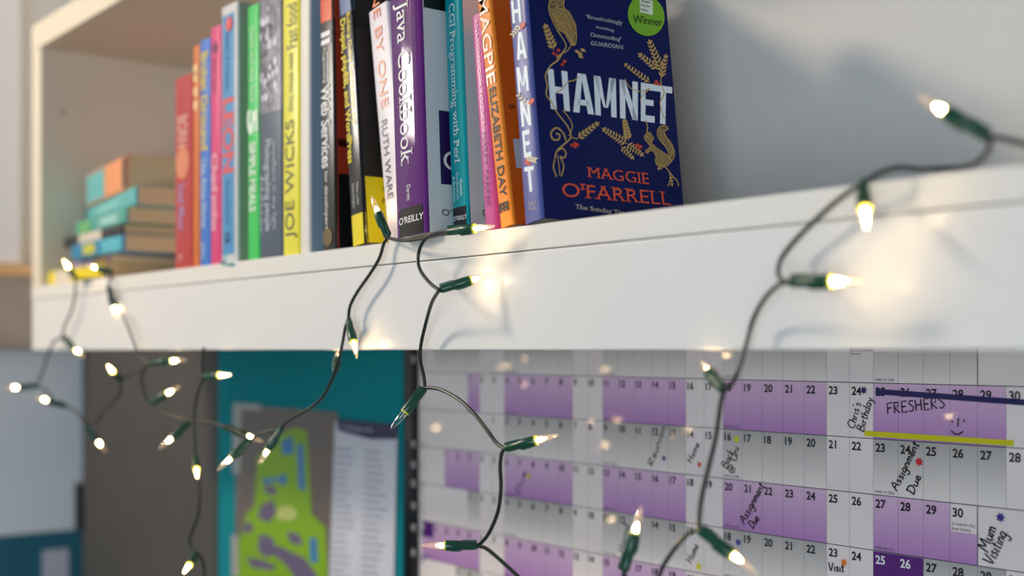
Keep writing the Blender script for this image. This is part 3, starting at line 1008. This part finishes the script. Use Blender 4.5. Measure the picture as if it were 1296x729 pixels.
mb = MB(); letter_quad(mb, "O'REILLY", b.fc(559, 272, .0002), b.fc(608, 280, .0002), b.fc(559, 264, .0002), b.fc(608, 272, .0002)); b.put(mb, 'cover_publisher_lettering', ink_k)
mb = MB(); letter_quad(mb, 'Cook', b.fc(561, 214, .0002), b.fc(640, 226, .0002), b.fc(561, 190, .0002), b.fc(640, 200, .0002), .0, True); b.put(mb, 'cover_title_lettering', ink_w)
# 13 cgi
b = shelf_book('paperback_book', 'slim teal manual with white spine lettering and a black foot band', 572.5, 593.5, (561.5, 0), None, 0.178, cv('teal_cover', (0, 150, 160), .16), cv('pinkish_white_cover', (222, 206, 208), .3), Y=FY + 0.010, H=0.233)
b.band('spine_foot_band', cv('black_foot', (26, 24, 26), .18), 262, None)
mb = MB(); b.spine_text(mb, 'CGI Programming with Perl', 5, 206, .36, .68, serif=True); b.spine_text(mb, 'Guelich,', 228, 250, .62, .78); b.spine_text(mb, 'Gundavaram', 218, 252, .42, .56); b.spine_text(mb, '& Birznieks', 222, 254, .2, .34); b.put(mb, 'title_lettering', cv('ice_lettering', (206, 234, 236)))
mb = MB(); letter_quad(mb, "O'REILLY", b.sp(574.5, 280), b.sp(591, 276.5), b.sp(574.5, 274.5), b.sp(591, 271), .01, wrap=lambda x: b.sy(x) - .0005); b.put(mb, 'publisher_lettering', ink_w)
mb = MB(); letter_quad(mb, "O'REILLY", b.fc(610.5, 273, .0002), b.fc(650, 280, .0002), b.fc(610.5, 264, .0002), b.fc(650, 271, .0002)); b.put(mb, 'cover_publisher_lettering', ink_k)
# 14 magenta
b = shelf_book('paperback_book', 'thin magenta paperback with purple lettering right of the teal manual', 614.0, 628, (596, 22), 16, 0.12, cv('magenta_cover', (204, 88, 156), .25), cv('magenta_cover', (204, 88, 156), .25), Y=FY + 0.008, back=cv('teal_back', (30, 120, 140)))
mb = MB(); b.spine_text(mb, 'HARRY PARKER', 168, 262, .38, .68); b.put(mb, 'author_lettering', cv('purple_lettering', (106, 40, 110)))
mb = MB(); b.spine_text(mb, 'ANATOMY OF A SOLDIER', 24, 160, .38, .68); b.put(mb, 'title_lettering', cv('light_pink_lettering', (238, 168, 200)))
# 15 magpie
b = shelf_book('paperback_book', 'wide bright orange paperback with pale title lettering beside the navy novel', 633, 649.5, (603.5, 0), None, 0.13, cv('bright_orange_cover', (246, 138, 22), .45), cv('deep_orange_cover', (222, 96, 12), .3), H=0.198)
mb = MB(); b.spine_text(mb, 'MAGPIE', -4, 107, .18, .82, bold=.012); b.put(mb, 'title_lettering', cv('cream_lettering', (244, 222, 200)))
mb = MB(); b.spine_text(mb, 'ELIZABETH DAY', 111, 249, .3, .76, bold=.02)
b.spine_text(mb, 'EE', 256, 268, .2, .8, bold=.05)
letter_quad(mb, 'Sh', b.fc(643.5, 137, .0002), b.fc(652, 138, .0002), b.fc(643.5, 132, .0002), b.fc(652, 133, .0002), .01)
b.put(mb, 'author_lettering', ink_k)
mb = MB()
q = [b.fc(x, y, .0002) for x, y in ((649, 176), (658, 176), (660, 213), (653, 213))]
mb.add(q, [(0, 3, 2, 1)])
b.put(mb, 'cover_label', cv('pale_grey_label', (196, 196, 200), .4))

# 16 the novel at the front
nav = mat('navy_cover', (11, 24, 84), 0.38, 0.12)
spn = mat('blue_violet_spine', (84, 92, 160), 0.3, 0.5)
hm = shelf_book('paperback_book', 'navy paperback novel with gold foliage and a round green sticker, right end of row', 664, 686, (641, 0), None, 0.129, spn, nav, Y=FY - 0.001, H=0.198, yaw=R(4.6), bulge=.0006)
b = hm
mb = MB()
F = b.fc
block_word(mb, (('H', 0, .15), ('A', .175, .345), ('M', .355, .53), ('N', .56, .71), ('E', .735, .855), ('T', .85, 1)), F(697, 138, .0002), F(849, 158.5, .0002), F(692.5, 87, .0002), F(850.5, 110.5, .0002))
b.put(mb, 'title_lettering', cv('ice_white_lettering', (226, 236, 246), .35))
mb = MB()
for ch, x0, x1, ya, yb in (('H', 647.5, 659.5, 0, 29), ('A', 653, 666, 41, 75), ('M', 654.5, 668.5, 84.5, 116), ('N', 659, 671.5, 128, 160), ('E', 662, 672, 165, 199), ('T', 664.5, 677, 211, 243)):
    sl = (yb - ya) * 0.085
    block_word(mb, ((ch, 0, 1),), b.sp(x0 + sl / 2 + .6, yb + 1), b.sp(x1 + sl / 2, yb - 1.5), b.sp(x0 - sl / 2 + .6, ya + 1), b.sp(x1 - sl / 2, ya - 1.5), .28)
b.put(mb, 'spine_lettering', cv('ice_white_lettering', (226, 236, 246), .35))
mb = MB()
letter_quad(mb, 'MAGGIE', F(743, 224, .0002), F(821.5, 233.5, .0002), F(742, 211, .0002), F(820, 219, .0002), -.004, True)
letter_quad(mb, "O'FARRELL", F(711.5, 248.5, .0002), F(849, 260, .0002), F(711, 231, .0002), F(847, 243, .0002), -.004, True)
b.put(mb, 'author_lettering', cv('vermilion_lettering', (230, 80, 30), .35))
mb = MB()
for s, x0, y0, x1, y1, h in (("'Breathtakingly", 741, 23, 788, 31.5, 4.6), ('moving.', 754, 35.5, 777.5, 40.5, 3.6), ("Outstanding'", 747, 46, 786, 52.5, 4.8), ('GUARDIAN', 747.5, 57, 788.5, 62.5, 5)):
    letter_quad(mb, s, F(x0, y0, .0002), F(x1, y1, .0002), F(x0, y0 - h, .0002), F(x1, y1 - h, .0002), -.004, True)
b.put(mb, 'quote_lettering', cv('pale_gold_lettering', (190, 192, 196), .4))
mb = MB()
letter_quad(mb, 'The Sunday Times bestseller', F(728, 264, .0002), F(838, 279, .0002), F(728, 258.5, .0002), F(838, 273.5, .0002), .006, True)
letter_quad(mb, 'W', b.sp(669, 262), b.sp(678.5, 261), b.sp(669, 255), b.sp(678.5, 254), -.01)
letter_quad(mb, 'TINDER', b.sp(669, 266), b.sp(680, 265), b.sp(669, 263), b.sp(680, 262), 0)
b.put(mb, 'small_lettering', cv('soft_gold_lettering', (196, 186, 160), .4))

gold = mat('gold_foil', (196, 160, 92), 0.4, 0.5)
art, red, whi = MB(), MB(), MB()
NX = Vector((1, 0, 0))


def fpl(pts, w=0.0006, mbx=None, mtp=F, nr=NX, lift=.0003):
    ribbon(mbx or art, catmull([mtp(x, y, lift) for x, y in pts], 5), w, nr)


def leaf(mbx, px, py, ang, L, wd, f=F, lift=.0004):
    c, s = math.cos(ang), math.sin(ang)
    pts = []
    for t, q in ((0, 0), (.3, .5), (.6, .42), (1, 0), (.6, -.42), (.3, -.5)):
        x, y = px + c * L * t - s * wd * q, py + s * L * t + c * wd * q
        pts.append(f(x, y, lift))
    n = len(pts)
    mbx.add(pts, [tuple(range(n))])


def sprig(mbx, a, bq, n, L, wd, f=F, spread=.8):
    dx, dy = bq[0] - a[0], bq[1] - a[1]
    ang = math.atan2(dy, dx)
    fpl([a, ((a[0] + bq[0]) / 2 + dy * .05, (a[1] + bq[1]) / 2 - dx * .05), bq], .0005, mbx, f)
    for k in range(n):
        t = (k + .6) / n
        x, y = a[0] + dx * t, a[1] + dy * t
        q = 1 - .45 * t
        leaf(mbx, x, y, ang + spread, L * q, wd, f)
        leaf(mbx, x, y, ang - spread, L * q, wd, f)
    leaf(mbx, bq[0] - dx * .05, bq[1] - dy * .05, ang, L * .7, wd, f)


def berry(x, y, r, f=F):
    pts = [f(x + r * math.cos(2 * math.pi * k / 10), y + r * math.sin(2 * math.pi * k / 10), .0005) for k in range(10)]
    red.add(pts, [tuple(range(10))])


# owl: feathered outline, wing, tail, face and eyes drawn in gold
fpl([(695, 4), (697, -6), (706, -8), (713, -3), (713, 9), (720, 17), (727, 30), (729, 46), (727, 57), (722, 50), (714, 42), (704, 36), (697, 22), (694, 12), (695, 4)], .0008)
for k in range(6):
    fpl([(698 + k * 3.2, 16 + k * 2.2), (702 + k * 3.2, 22 + k * 4), (705 + k * 3.4, 34 + k * 3.4)], .0006)
for k in range(5):
    fpl([(703 + k * 1.5, 10 + k * 5), (712 + k * 2, 13 + k * 6), (718 + k * 2, 22 + k * 6)], .0006)
for k in range(4):
    fpl([(716 + k * 2.5, 44 + k), (719 + k * 2.2, 51 + k), (724 + k, 58)], .0007)
for x, y in ((700, 3), (708, 4)):
    fpl([(x + 3 * math.cos(t * .9), y + 3 * math.sin(t * .9)) for t in range(8)], .0005)
fpl([(703, 6), (704.5, 10), (706, 6)], .0006)
fpl([(704, 38), (710, 46), (716, 58), (712, 66), (704, 74)], .0009)
fpl([(716, 46), (722, 56), (718, 64), (711, 68)], .0006)
def inside(p, poly):
    x, y = p
    r = False
    for (x0, y0), (x1, y1) in zip(poly, poly[1:] + poly[:1]):
        if (y0 > y) != (y1 > y) and x < (x1 - x0) * (y - y0) / (y1 - y0) + x0:
            r = not r
    return r


def scales(poly, sx, sy, w=.00042, slant=0.0):
    x0, x1 = min(p[0] for p in poly), max(p[0] for p in poly)
    y0, y1 = min(p[1] for p in poly), max(p[1] for p in poly)
    r, y = 0, y0
    while y < y1:
        x = x0 + (sx / 2 if r % 2 else 0)
        while x < x1:
            if inside((x, y), poly):
                fpl([(x - sx * .42, y - sy * .5 - slant), (x - sx * .2, y + sy * .25), (x, y + sy * .5 + slant), (x + sx * .2, y + sy * .25), (x + sx * .42, y - sy * .5 + slant)], w)
            x += sx
        y += sy * .8
        r += 1


scales([(695, 12), (713, 9), (720, 17), (727, 30), (729, 46), (724, 50), (714, 42), (704, 36), (697, 22)], 3.4, 4.4)
# left stem and sprays
sprig(art, (701, 64), (690, 34), 6, 9, 3.6)
fpl([(712, 66), (706, 76), (696, 84), (690, 96), (692, 108), (691, 120), (698, 130), (704, 142), (712, 152), (719, 162), (722, 174), (712, 184), (704, 192), (701, 206)], .0010)
fpl([(703, 118), (712, 112), (718, 104), (726, 102), (732, 98)], .0007)
fpl([(712, 140), (720, 150), (724, 160), (720, 172)], .0007)
for x, y in ((733, 68), (737, 64), (734, 72), (730, 66)):
    leaf(art, x - 3, y - 2, .5, 8, 4)
sprig(art, (730, 176), (755, 157), 6, 8, 3)
fpl([(722, 174), (730, 176)], .0007)
fpl([(716, 178), (712, 168), (704, 162), (697, 168), (699, 176), (706, 177), (708, 171), (703, 169)], .0011)
fpl([(704, 192), (711, 188), (716, 194), (713, 200), (708, 198)], .0010)
fpl([(702, 200), (700, 212), (704, 224)], .0010)
fpl([(708, 198), (713, 210), (710, 223)], .0009)
fpl([(705, 196), (707, 210), (708, 222)], .0006)
# middle spray
sprig(art, (793, 182), (764, 164), 8, 8, 2.4, spread=1.0)
sprig(art, (795, 178), (790, 154), 6, 8, 3.4)
sprig(art, (793, 182), (812, 196), 6, 7, 2.2, spread=1.1)
sprig(art, (786, 186), (800, 200), 5, 6, 2.2, spread=1.1)
# right spray
sprig(art, (838, 92), (822, 54), 8, 10, 2.6, spread=.75)
sprig(art, (832, 88), (810, 70), 6, 8, 2.6, spread=.8)
sprig(art, (822, 104), (791, 82), 8, 6, 2.6, spread=.9)
sprig(art, (836, 100), (842, 72), 6, 8, 2.4, spread=.7)
fpl([(838, 92), (836, 104), (840, 118), (835, 130), (838, 144), (841, 150)], .0009)
fpl([(790, 100), (798, 112), (812, 116), (822, 112), (812, 122), (810, 128)], .0007)
# squirrel: tail, body, head, legs and the twig below
fpl([(816, 152), (819, 160), (818, 170)], .0009)
Z6 = lambda pts: [(640 + x / 4.004, 140 + y / 4.004) for x, y in pts]
TAIL = Z6([(838, 258), (853, 232), (850, 196), (826, 158), (810, 128), (802, 106), (822, 92), (806, 76), (778, 84), (766, 108), (772, 140), (796, 170), (818, 200), (826, 235)])
BODY = Z6([(700, 130), (711, 119), (718, 120), (728, 111), (733, 122), (748, 138), (736, 158), (742, 172), (770, 196), (802, 216), (830, 240), (836, 258), (820, 274), (800, 282), (788, 294), (770, 296), (778, 284), (764, 276), (757, 256), (760, 228), (738, 202), (716, 216), (708, 206), (730, 186), (718, 164), (703, 146)])
OWL = [(695, 4), (697, -6), (706, -8), (713, -3), (713, 9), (720, 17), (727, 30), (729, 46), (727, 57), (722, 50), (714, 42), (704, 36), (697, 22), (694, 12)]
shade = MB()
for q in (TAIL, BODY, OWL):
    shade.add([F(x, y, .00022) for x, y in q], [tuple(range(len(q)))])
for q in (TAIL, BODY):
    fpl(q + [q[0]], .0006)
for k in range(4):
    fpl(Z6([(776 + k * 9, 88 + k * 4), (776 + k * 8, 112), (784 + k * 8, 142 - k * 4), (806 + k * 8, 176 - k * 7), (828 + k * 6, 206 - k * 7), (834 + k * 4, 236 - k * 4)]), .0005)
scales(BODY, 3.0, 3.6)
fpl(Z6([(712, 134), (716, 131), (719, 135), (714, 138), (712, 134)]), .0006)
b.put(shade, 'gold_foliage_ground', mat('dull_gold_print', (104, 86, 62), 0.4, 0.4))
fpl([(834, 208), (842, 212), (850, 222), (857, 230), (858, 236)], .0009)
fpl([(846, 216), (848, 226), (845, 236)], .0008)
sprig(art, (848, 222), (850, 234), 3, 4, 2)
for x, y, r in ((706, 64, 2.2), (700, 68, 2), (714, 78, 2.4), (711, 82, 2), (704, 70, 1.8), (727, 182, 2.4), (723, 184, 2), (730, 184, 2.2), (727, 186, 2), (830, 104, 2.4), (833, 107, 2), (828, 106, 1.6), (806, 184, 2.4), (810, 186, 2.2), (808, 189, 1.8)):
    berry(x, y, r)
# spine sprigs
SPF = lambda x, y, l=0: b.sp(x, y, .0002)
so, sr = MB(), MB()
for a, q in (((658, 33), (648, 46)), ((669, 132), (655, 118)), ((667, 200), (679, 203))):
    dx, dy = q[0] - a[0], q[1] - a[1]
    ang = math.atan2(dy, dx)
    for k in range(4):
        t = k / 4
        for s in (.7, -.7):
            leaf(so, a[0] + dx * t, a[1] + dy * t, ang + s, 6, 2.2, SPF)
for x, y in ((661, 34), (663, 31), (672, 130), (674, 127), (667, 205), (670, 207)):
    sr.add([SPF(x + 2.3 * math.cos(k * .628), y + 3 * math.sin(k * .628)) + Vector((0, -.0001, 0)) for k in range(10)], [tuple(range(10))])
b.put(art, 'gold_foliage', gold)
b.put(red, 'cover_berries', cv('red_berry_print', (206, 58, 34), .4))
b.put(so, 'spine_leaves', cv('pale_leaf_print', (226, 214, 180), .4))
b.put(sr, 'spine_berries', cv('red_berry_print', (206, 58, 34), .4))
# sticker
cpt = F(817.5, 20, .0004)
k = MB()
ex, ey = (F(840.5, 23, .0004) - cpt), (F(818, -5.5, .0004) - cpt)
k.add([cpt + ex * math.cos(t * math.pi / 24) + ey * math.sin(t * math.pi / 24) for t in range(48)], [tuple(range(48))])
stk = b.put(k, 'winner_sticker', cv('winner_green', (116, 176, 24), .35), 'round lime green sticker')
k = MB(); k.add([F(x, y, .0007) for x, y in ((808.5, 0), (825, 1.5), (825.5, 19.5), (809, 16))], [(0, 3, 2, 1)])
stp = k.build('sticker_panel', [cv('pale_sticker_panel', (226, 232, 214), .4)], stk)
k = MB()
letter_quad(k, 'Winner', F(800.5, 29, .0007), F(837.5, 33.5, .0007), F(800, 18.5, .0007), F(837, 24, .0007), .006)
for j, s in enumerate(("Women's", 'Prize for', 'Fiction')):
    letter_quad(k, s, F(810, 3 + j * 5.2, .001), F(822 if j != 2 else 819, 5 + j * 5.2, .001), F(810, .2 + j * 5.2, .001), F(822 if j != 2 else 819, 2.2 + j * 5.2, .001), .01)
k.build('sticker_lettering', [cv('dark_green_lettering', (24, 44, 20), .4)], stk)

# ------------------------------------------------------------------ the flat stack in the corner
GS = 'books lying flat in the stack'
zt = ZS + 0.0003
SY = FY + 0.018
specs = [   # right px, left px, thickness, name, label, spine colour, depth, dy, pages
    (128, 60, .0195, 'bottom', 'yellow spined book at the bottom of the flat stack, with a white middle', (236, 214, 20), .135, -.008),
    (138, 92, .0120, 'sixth', 'lilac and brown thin book second from the bottom of the flat stack', (150, 140, 190), .135, .004),
    (156, 91, .0205, 'fifth', 'bright blue book with a yellow emblem in the lower flat stack', (36, 130, 176), .135, -.002),
    (155, 79, .0130, 'fourth', 'thin black book with a white label in the middle of the flat stack', (40, 38, 38), .135, .0),
    (160, 96, .0200, 'third', 'sea green book with a white label above the black one in the stack', (76, 160, 150), .135, .0),
    (172, 104, .0225, 'second', 'turquoise book second from the top of the flat stack', (96, 182, 184), .135, .004),
    (160, 110, .0430, 'top', 'thick book with an orange and turquoise spine on top of the flat stack', (238, 156, 104), .135, .010)]
stack = {}
YAW = dict(bottom=0, sixth=R(5), fifth=R(2), fourth=R(3), third=R(5), second=R(8), top=R(7))
for rp, lp, th, nm, lab, rgb, d, dy in specs:
    y = SY + dy
    xr, xl = PY(rp, HOR, y).x, PY(lp, HOR, y).x
    xl = max(xl, IN + 0.004)
    yaw = YAW[nm]
    M = Matrix.Translation((xr, y, zt)) @ Matrix.Rotation(-yaw, 4, 'Z') @ Matrix(((0, 0, -1, 0), (0, 1, 0, 0), (1, 0, 0, 0), (0, 0, 0, 1)))
    cm = mat('stack_' + nm + '_cover', rgb, .4)
    kk = ray(lp, HOR)
    kk = kk.x / kk.y                      # spine length that brings its far end to the column lp
    ln = min((xr - kk * y) / (math.cos(yaw) + kk * math.sin(yaw)), (xr - IN - 0.004) / math.cos(yaw))
    bk = Book('paperback_book', lab, th, d, ln, M, cm, cm, GS, pages=tanp)
    zt += th + 0.0002
    stack[nm] = bk


def spatch(bk, m, name, f0, f1, g0=.06, g1=.94):
    """printed block on a flat book's spine: f along from its right end, g across the thickness"""
    k = MB()
    w, h = bk.w, bk.h
    xs = [w * (g0 + (g1 - g0) * j / 4) for j in range(5)]
    vs = [(x, bk.sy(x) - .0003, h * f0) for x in xs] + [(x, bk.sy(x) - .0003, h * f1) for x in xs]
    k.add(vs, [(j, 5 + j, 6 + j, j + 1) for j in range(4)])
    return k.build(name, [m], bk.root)


spatch(stack['top'], cv('turquoise_print', (110, 192, 196)), 'spine_block', .52, .99)
spatch(stack['top'], cv('dark_edge_print', (66, 54, 66)), 'spine_end_band', .005, .09)
spatch(stack['second'], cv('pale_turquoise_print', (140, 206, 206)), 'spine_label', .3, .75, .3, .7)
spatch(stack['third'], cv('pale_label', (150, 206, 200)), 'spine_label', .15, .5, .2, .75)
spatch(stack['third'], cv('leaf_green_print', (110, 186, 120)), 'spine_end_block', .68, .95, .1, .9)
spatch(stack['fourth'], cv('white_label', (216, 206, 190)), 'spine_label', .33, .72, .05, .95)
spatch(stack['fifth'], cv('yellow_green_print', (196, 196, 40)), 'spine_emblem', .52, .76, .2, .85)
spatch(stack['fifth'], cv('light_azure_print', (70, 172, 196)), 'spine_block', .02, .4, .06, .94)
spatch(stack['sixth'], cv('brown_edge_print', (120, 92, 62)), 'spine_end_block', .01, .4)
spatch(stack['bottom'], cv('cream_print', (226, 216, 196)), 'spine_label', .55, .86, .05, .95)

# ------------------------------------------------------------------ fairy lights
green = mat('green_plastic', (22, 74, 56), 0.3, 0.5)
wirem = mat('dark_green_wire', (26, 36, 32), 0.38, 0.5)
warm = (1.0, 0.70, 0.36)
core_m = emit_mat('lit_filament', warm, 90.0)
glass_m = bulb_glass('lit_glass', 0.16)
glass_c = bulb_glass('clear_glass', 0.0)
coll_m = mat('yellow_green_collar', (206, 206, 60), 0.35)
tin = mat('unlit_filament_metal', (150, 150, 150), 0.3, metal=1.0)

fl = thing('fairy_light_string', 'string of warm white fairy lights on dark green wire draped over the shelf edge', 'fairy lights', (-0.9, FY, ZS))
fl_loc = Vector((-0.9, FY, ZS))
SOCK, BULB = 0.0235, 0.0175


def mesh_of(mb, name, m, smooth=True):
    o = mb.build(name, [m], smooth=smooth)
    me = o.data
    bpy.data.objects.remove(o)
    return me


mb = MB()
mb.lathe([(0.0018, 0), (0.0027, 0.0011), (0.0030, 0.003), (0.0031, 0.0108), (0.0037, 0.0118), (0.0039, 0.0225), (0.0036, SOCK)], 18)
mb.box((-0.0012, 0.0026, 0.001), (0.0012, 0.0042, 0.0115))
mb.box((-0.0016, -0.0041, 0.0125), (0.0016, -0.0033, 0.020))
me_sock = mesh_of(mb, 'lamp_holder', green)
me_bulb = mesh_of(MB().lathe([(0.0022, SOCK - .001), (0.0026, SOCK + .002), (0.0027, SOCK + .005), (0.0024, SOCK + .009), (0.0016, SOCK + .0135), (0.0008, SOCK + .0160), (0.0005, SOCK + .0172), (0.0002, SOCK + BULB)], 16), 'bulb', glass_m)
me_bulb_c = me_bulb.copy()
me_bulb_c.materials[0] = glass_c
me_core = mesh_of(MB().lathe([(0.0004, SOCK + .0005), (0.0013, SOCK + .0012), (0.0017, SOCK + .003), (0.0014, SOCK + .0048), (0.0005, SOCK + .0068)], 8), 'filament', core_m)
me_core_c = mesh_of(MB().tube([(0.0006, 0, SOCK), (0.0006, 0, SOCK + .006), (0, 0, SOCK + .0075), (-0.0006, 0, SOCK + .006), (-0.0006, 0, SOCK)], 0.0002, 5), 'filament', tin)
me_coll = mesh_of(MB().lathe([(0.0036, SOCK - .0012), (0.0037, SOCK - .0002), (0.0034, SOCK + .0010), (0.0024, SOCK + .0012)], 18), 'collar', coll_m)


def lamp(b, t, Y=0.541, Yt=None, unlit=False, far=None):
    """b: photograph position of the holder's wire end, t: of the bulb's tip, Y: plane of the wire end"""
    B = PY(b[0], b[1], Y)
    d = ray(*t)
    L = SOCK + BULB
    # points of the tip's ray at distance L from B
    A_, B_, C_ = d.dot(d), -2 * d.dot(B), B.dot(B) - L * L
    disc = B_ * B_ - 4 * A_ * C_
    if disc <= 0:
        T = d * (-B_ / (2 * A_))
    else:
        s = math.sqrt(disc)
        c1, c2 = d * ((-B_ - s) / (2 * A_)), d * ((-B_ + s) / (2 * A_))
        want = Yt if Yt is not None else Y
        T = c1 if abs(c1.y - want) < abs(c2.y - want) else c2
        if far is True:
            T = c2
        if far is False:
            T = c1
    ax = (T - B).normalized()
    M = Matrix.Translation(B - fl_loc) @ ax.to_track_quat('Z', 'Y').to_matrix().to_4x4()
    o = bpy.data.objects.new('lamp_holder', me_sock)
    COL.objects.link(o)
    o.parent = fl
    o.matrix_local = M
    for nm, me in (('bulb', me_bulb_c if unlit else me_bulb), ('filament', me_core_c if unlit else me_core), ('collar', me_coll)):
        q = bpy.data.objects.new(nm, me)
        COL.objects.link(q)
        q.parent = o
        if unlit and nm == 'bulb':
            q['label'] = 'unlit clear bulb'
    return B


LAMPS = [
    # right strand
    ((1251, 174), (1160, 120), dict(Y=.535)),
    ((1092, 233), (1097, 289), dict(Y=.538)),
    ((999, 357), (1092, 356), dict(Y=.5165)),
    ((916, 494), (886, 456), dict(Y=.538)),
    ((884, 670), (958, 725), dict(Y=.532)),
    ((790, 724), (814, 634), dict(Y=.52)),
    # middle strand
    ((566, 293.5), (626, 286), dict(Y=.521)),
    ((556, 367), (626, 346), dict(Y=.5165)),
    ((538, 491), (492, 546), dict(Y=.54, unlit=True)),
    ((639, 568), (707, 550), dict(Y=.54)),
    ((605, 691), (527, 690), dict(Y=.54)),
    # left of the middle
    ((491, 301), (470, 248), dict(Y=.5435, Yt=.545)),
    ((441, 405), (452, 453), dict(Y=.541)),
    ((424, 471), (429, 442), dict(Y=.540, far=True)),
    ((357, 541), (327, 588), dict(Y=.538)),
    ((317, 557), (270, 600), dict(Y=.53)),
    ((283, 540), (338, 561), dict(Y=.535)),
    # far left
    ((241, 535), (195, 573), dict(Y=.535)),
    ((247, 577), (250, 606), dict(Y=.535, far=False)),
    ((250, 700), (232, 726), dict(Y=.535, far=False)),
    ((258, 477), (292, 474), dict(Y=.537)),
    ((190, 460), (236, 455), dict(Y=.537)),
    ((189, 512), (228, 488), dict(Y=.537)),
    ((152, 482), (136, 462), dict(Y=.537, far=False)),
    ((137, 363), (150, 409), dict(Y=.541)),
    ((142, 345), (110, 336), dict(Y=.553)),
    ((96, 353), (80, 328), dict(Y=.541, far=False)),
    ((79, 427), (107, 452), dict(Y=.541)),
    ((47, 489), (4, 491), dict(Y=.537)),
    ((84, 515), (42, 501), dict(Y=.537)),
    ((108, 539), (140, 579), dict(Y=.537)),
]
for a, t, kw in LAMPS:
    lamp(a, t, **kw)

WIRES = [
    [(1330, 188, .535), (1296, 182, .535), (1272, 176, .535), (1252, 173, .535)],
    [(1251, 176, .535), (1252, 188, .54), (1244, 199, .55), (1232, 208, .56), (1215, 212, .575), (1190, 213, .58), (1163, 214, .562), (1140, 212, .55), (1118, 217, .54), (1100, 227, .538), (1092, 233, .538)],
    [(1092, 233, .538), (1078, 240, .538), (1050, 262, .54), (1015, 295, .541), (992, 322, .541), (985, 340, .530), (988, 353, .520), (999, 357, .514)],
    [(999, 357, .514), (985, 361, .519), (967, 379, .530), (953, 405, .541), (944, 437, .54), (934, 470, .538), (925, 487, .538), (916, 494, .538)],
    [(916, 494, .538), (912, 512, .538), (906, 553, .536), (896, 595, .535), (888, 630, .533), (885, 655, .532), (884, 670, .532)],
    [(884, 670, .532), (870, 676, .532), (852, 697, .532), (836, 724, .532), (826, 765, .53), (812, 800, .53), (800, 780, .52), (794, 745, .52), (790, 724, .52)],
    [(790, 724, .52), (786, 745, .52), (775, 790, .53), (740, 800, .535), (690, 765, .54), (655, 729, .54), (630, 706, .54), (615, 694, .54), (605, 691, .54)],
    [(605, 691, .54), (618, 676, .54), (630, 648, .54), (634, 618, .54), (633, 590, .54), (635, 574, .54), (639, 568, .54)],
    [(639, 568, .54), (628, 560, .54), (614, 541, .54), (598, 521, .54), (580, 505, .54), (560, 494, .54), (547, 491, .54), (538, 491, .54)],
    [(538, 491, .54), (536, 475, .541), (532, 455, .541), (533, 435, .541), (540, 405, .536), (547, 382, .524), (556, 367, .514)],
    [(556, 367, .514), (545, 359, .518), (533, 344, .526), (529, 330, .530), (532, 313, .530), (540, 301, .528), (552, 295, .524), (566, 293.5, .521)],
    [(566, 293.5, .521), (548, 299, .526), (530, 303, .532), (512, 304.5, .536), (500, 303, .540), (491, 301, .5435)],
    [(491, 301, .5435), (486, 308, .543), (480, 327, .542), (468, 347, .541), (452, 370, .541), (443, 388, .541), (441, 405, .541)],
    [(441, 405, .541), (437, 415, .541), (434, 432, .541), (430, 450, .540), (424, 471, .540)],
    [(424, 471, .540), (418, 485, .54), (408, 503, .54), (392, 517, .539), (374, 527, .538), (362, 535, .538), (357, 541, .538)],
    [(357, 541, .538), (345, 545, .536), (330, 549, .533), (317, 557, .53)],
    [(317, 557, .53), (306, 550, .532), (294, 543, .534), (283, 540, .535)],
    [(283, 540, .535), (274, 536, .535), (262, 534, .535), (250, 534, .535), (241, 535, .535)],
    [(258, 440, .537), (256, 460, .537), (258, 477, .537)],
    [(258, 477, .537), (251, 495, .536), (247, 515, .535), (246, 536, .535), (247, 560, .535), (247, 577, .535), (252, 602, .535), (253, 625, .535), (251, 650, .535), (245, 668, .535), (240, 684, .535), (243, 694, .535), (250, 700, .535)],
    [(250, 700, .535), (257, 712, .535), (259, 735, .535), (256, 770, .535)],
    [(241, 535, .535), (226, 529, .536), (206, 522, .537), (189, 512, .537)],
    [(189, 512, .537), (182, 496, .537), (179, 478, .537), (184, 466, .537), (190, 460, .537)],
    [(190, 460, .537), (178, 452, .539), (172, 440, .541), (162, 413, .541), (150, 388, .541), (142, 372, .541), (137, 363, .541)],
    [(190, 460, .537), (180, 468, .537), (166, 472, .537), (158, 478, .537), (152, 482, .537)],
    [(152, 482, .537), (152, 496, .537), (144, 508, .537), (132, 520, .537), (122, 534, .537), (108, 539, .537)],
    [(137, 363, .541), (139, 356, .543), (141, 350, .548), (142, 345, .553)],
    [(142, 345, .553), (128, 351, .560), (112, 353, .556), (96, 353, .541)],
    [(96, 353, .541), (95, 372, .541), (91, 392, .541), (82, 412, .541), (79, 427, .541)],
    [(79, 427, .541), (69, 432, .541), (61, 448, .54), (55, 468, .538), (49, 482, .537), (47, 489, .537)],
    [(47, 489, .537), (58, 494, .537), (70, 508, .537), (84, 515, .537)],
    [(84, 515, .537), (94, 519, .537), (102, 529, .537), (108, 539, .537)],
]
mb = MB()
for w in WIRES:
    mb.tube(catmull([PY(*p) for p in w], 7), 0.0014, 8)
mb.build('wire', [wirem], fl, fl_loc, smooth=True)
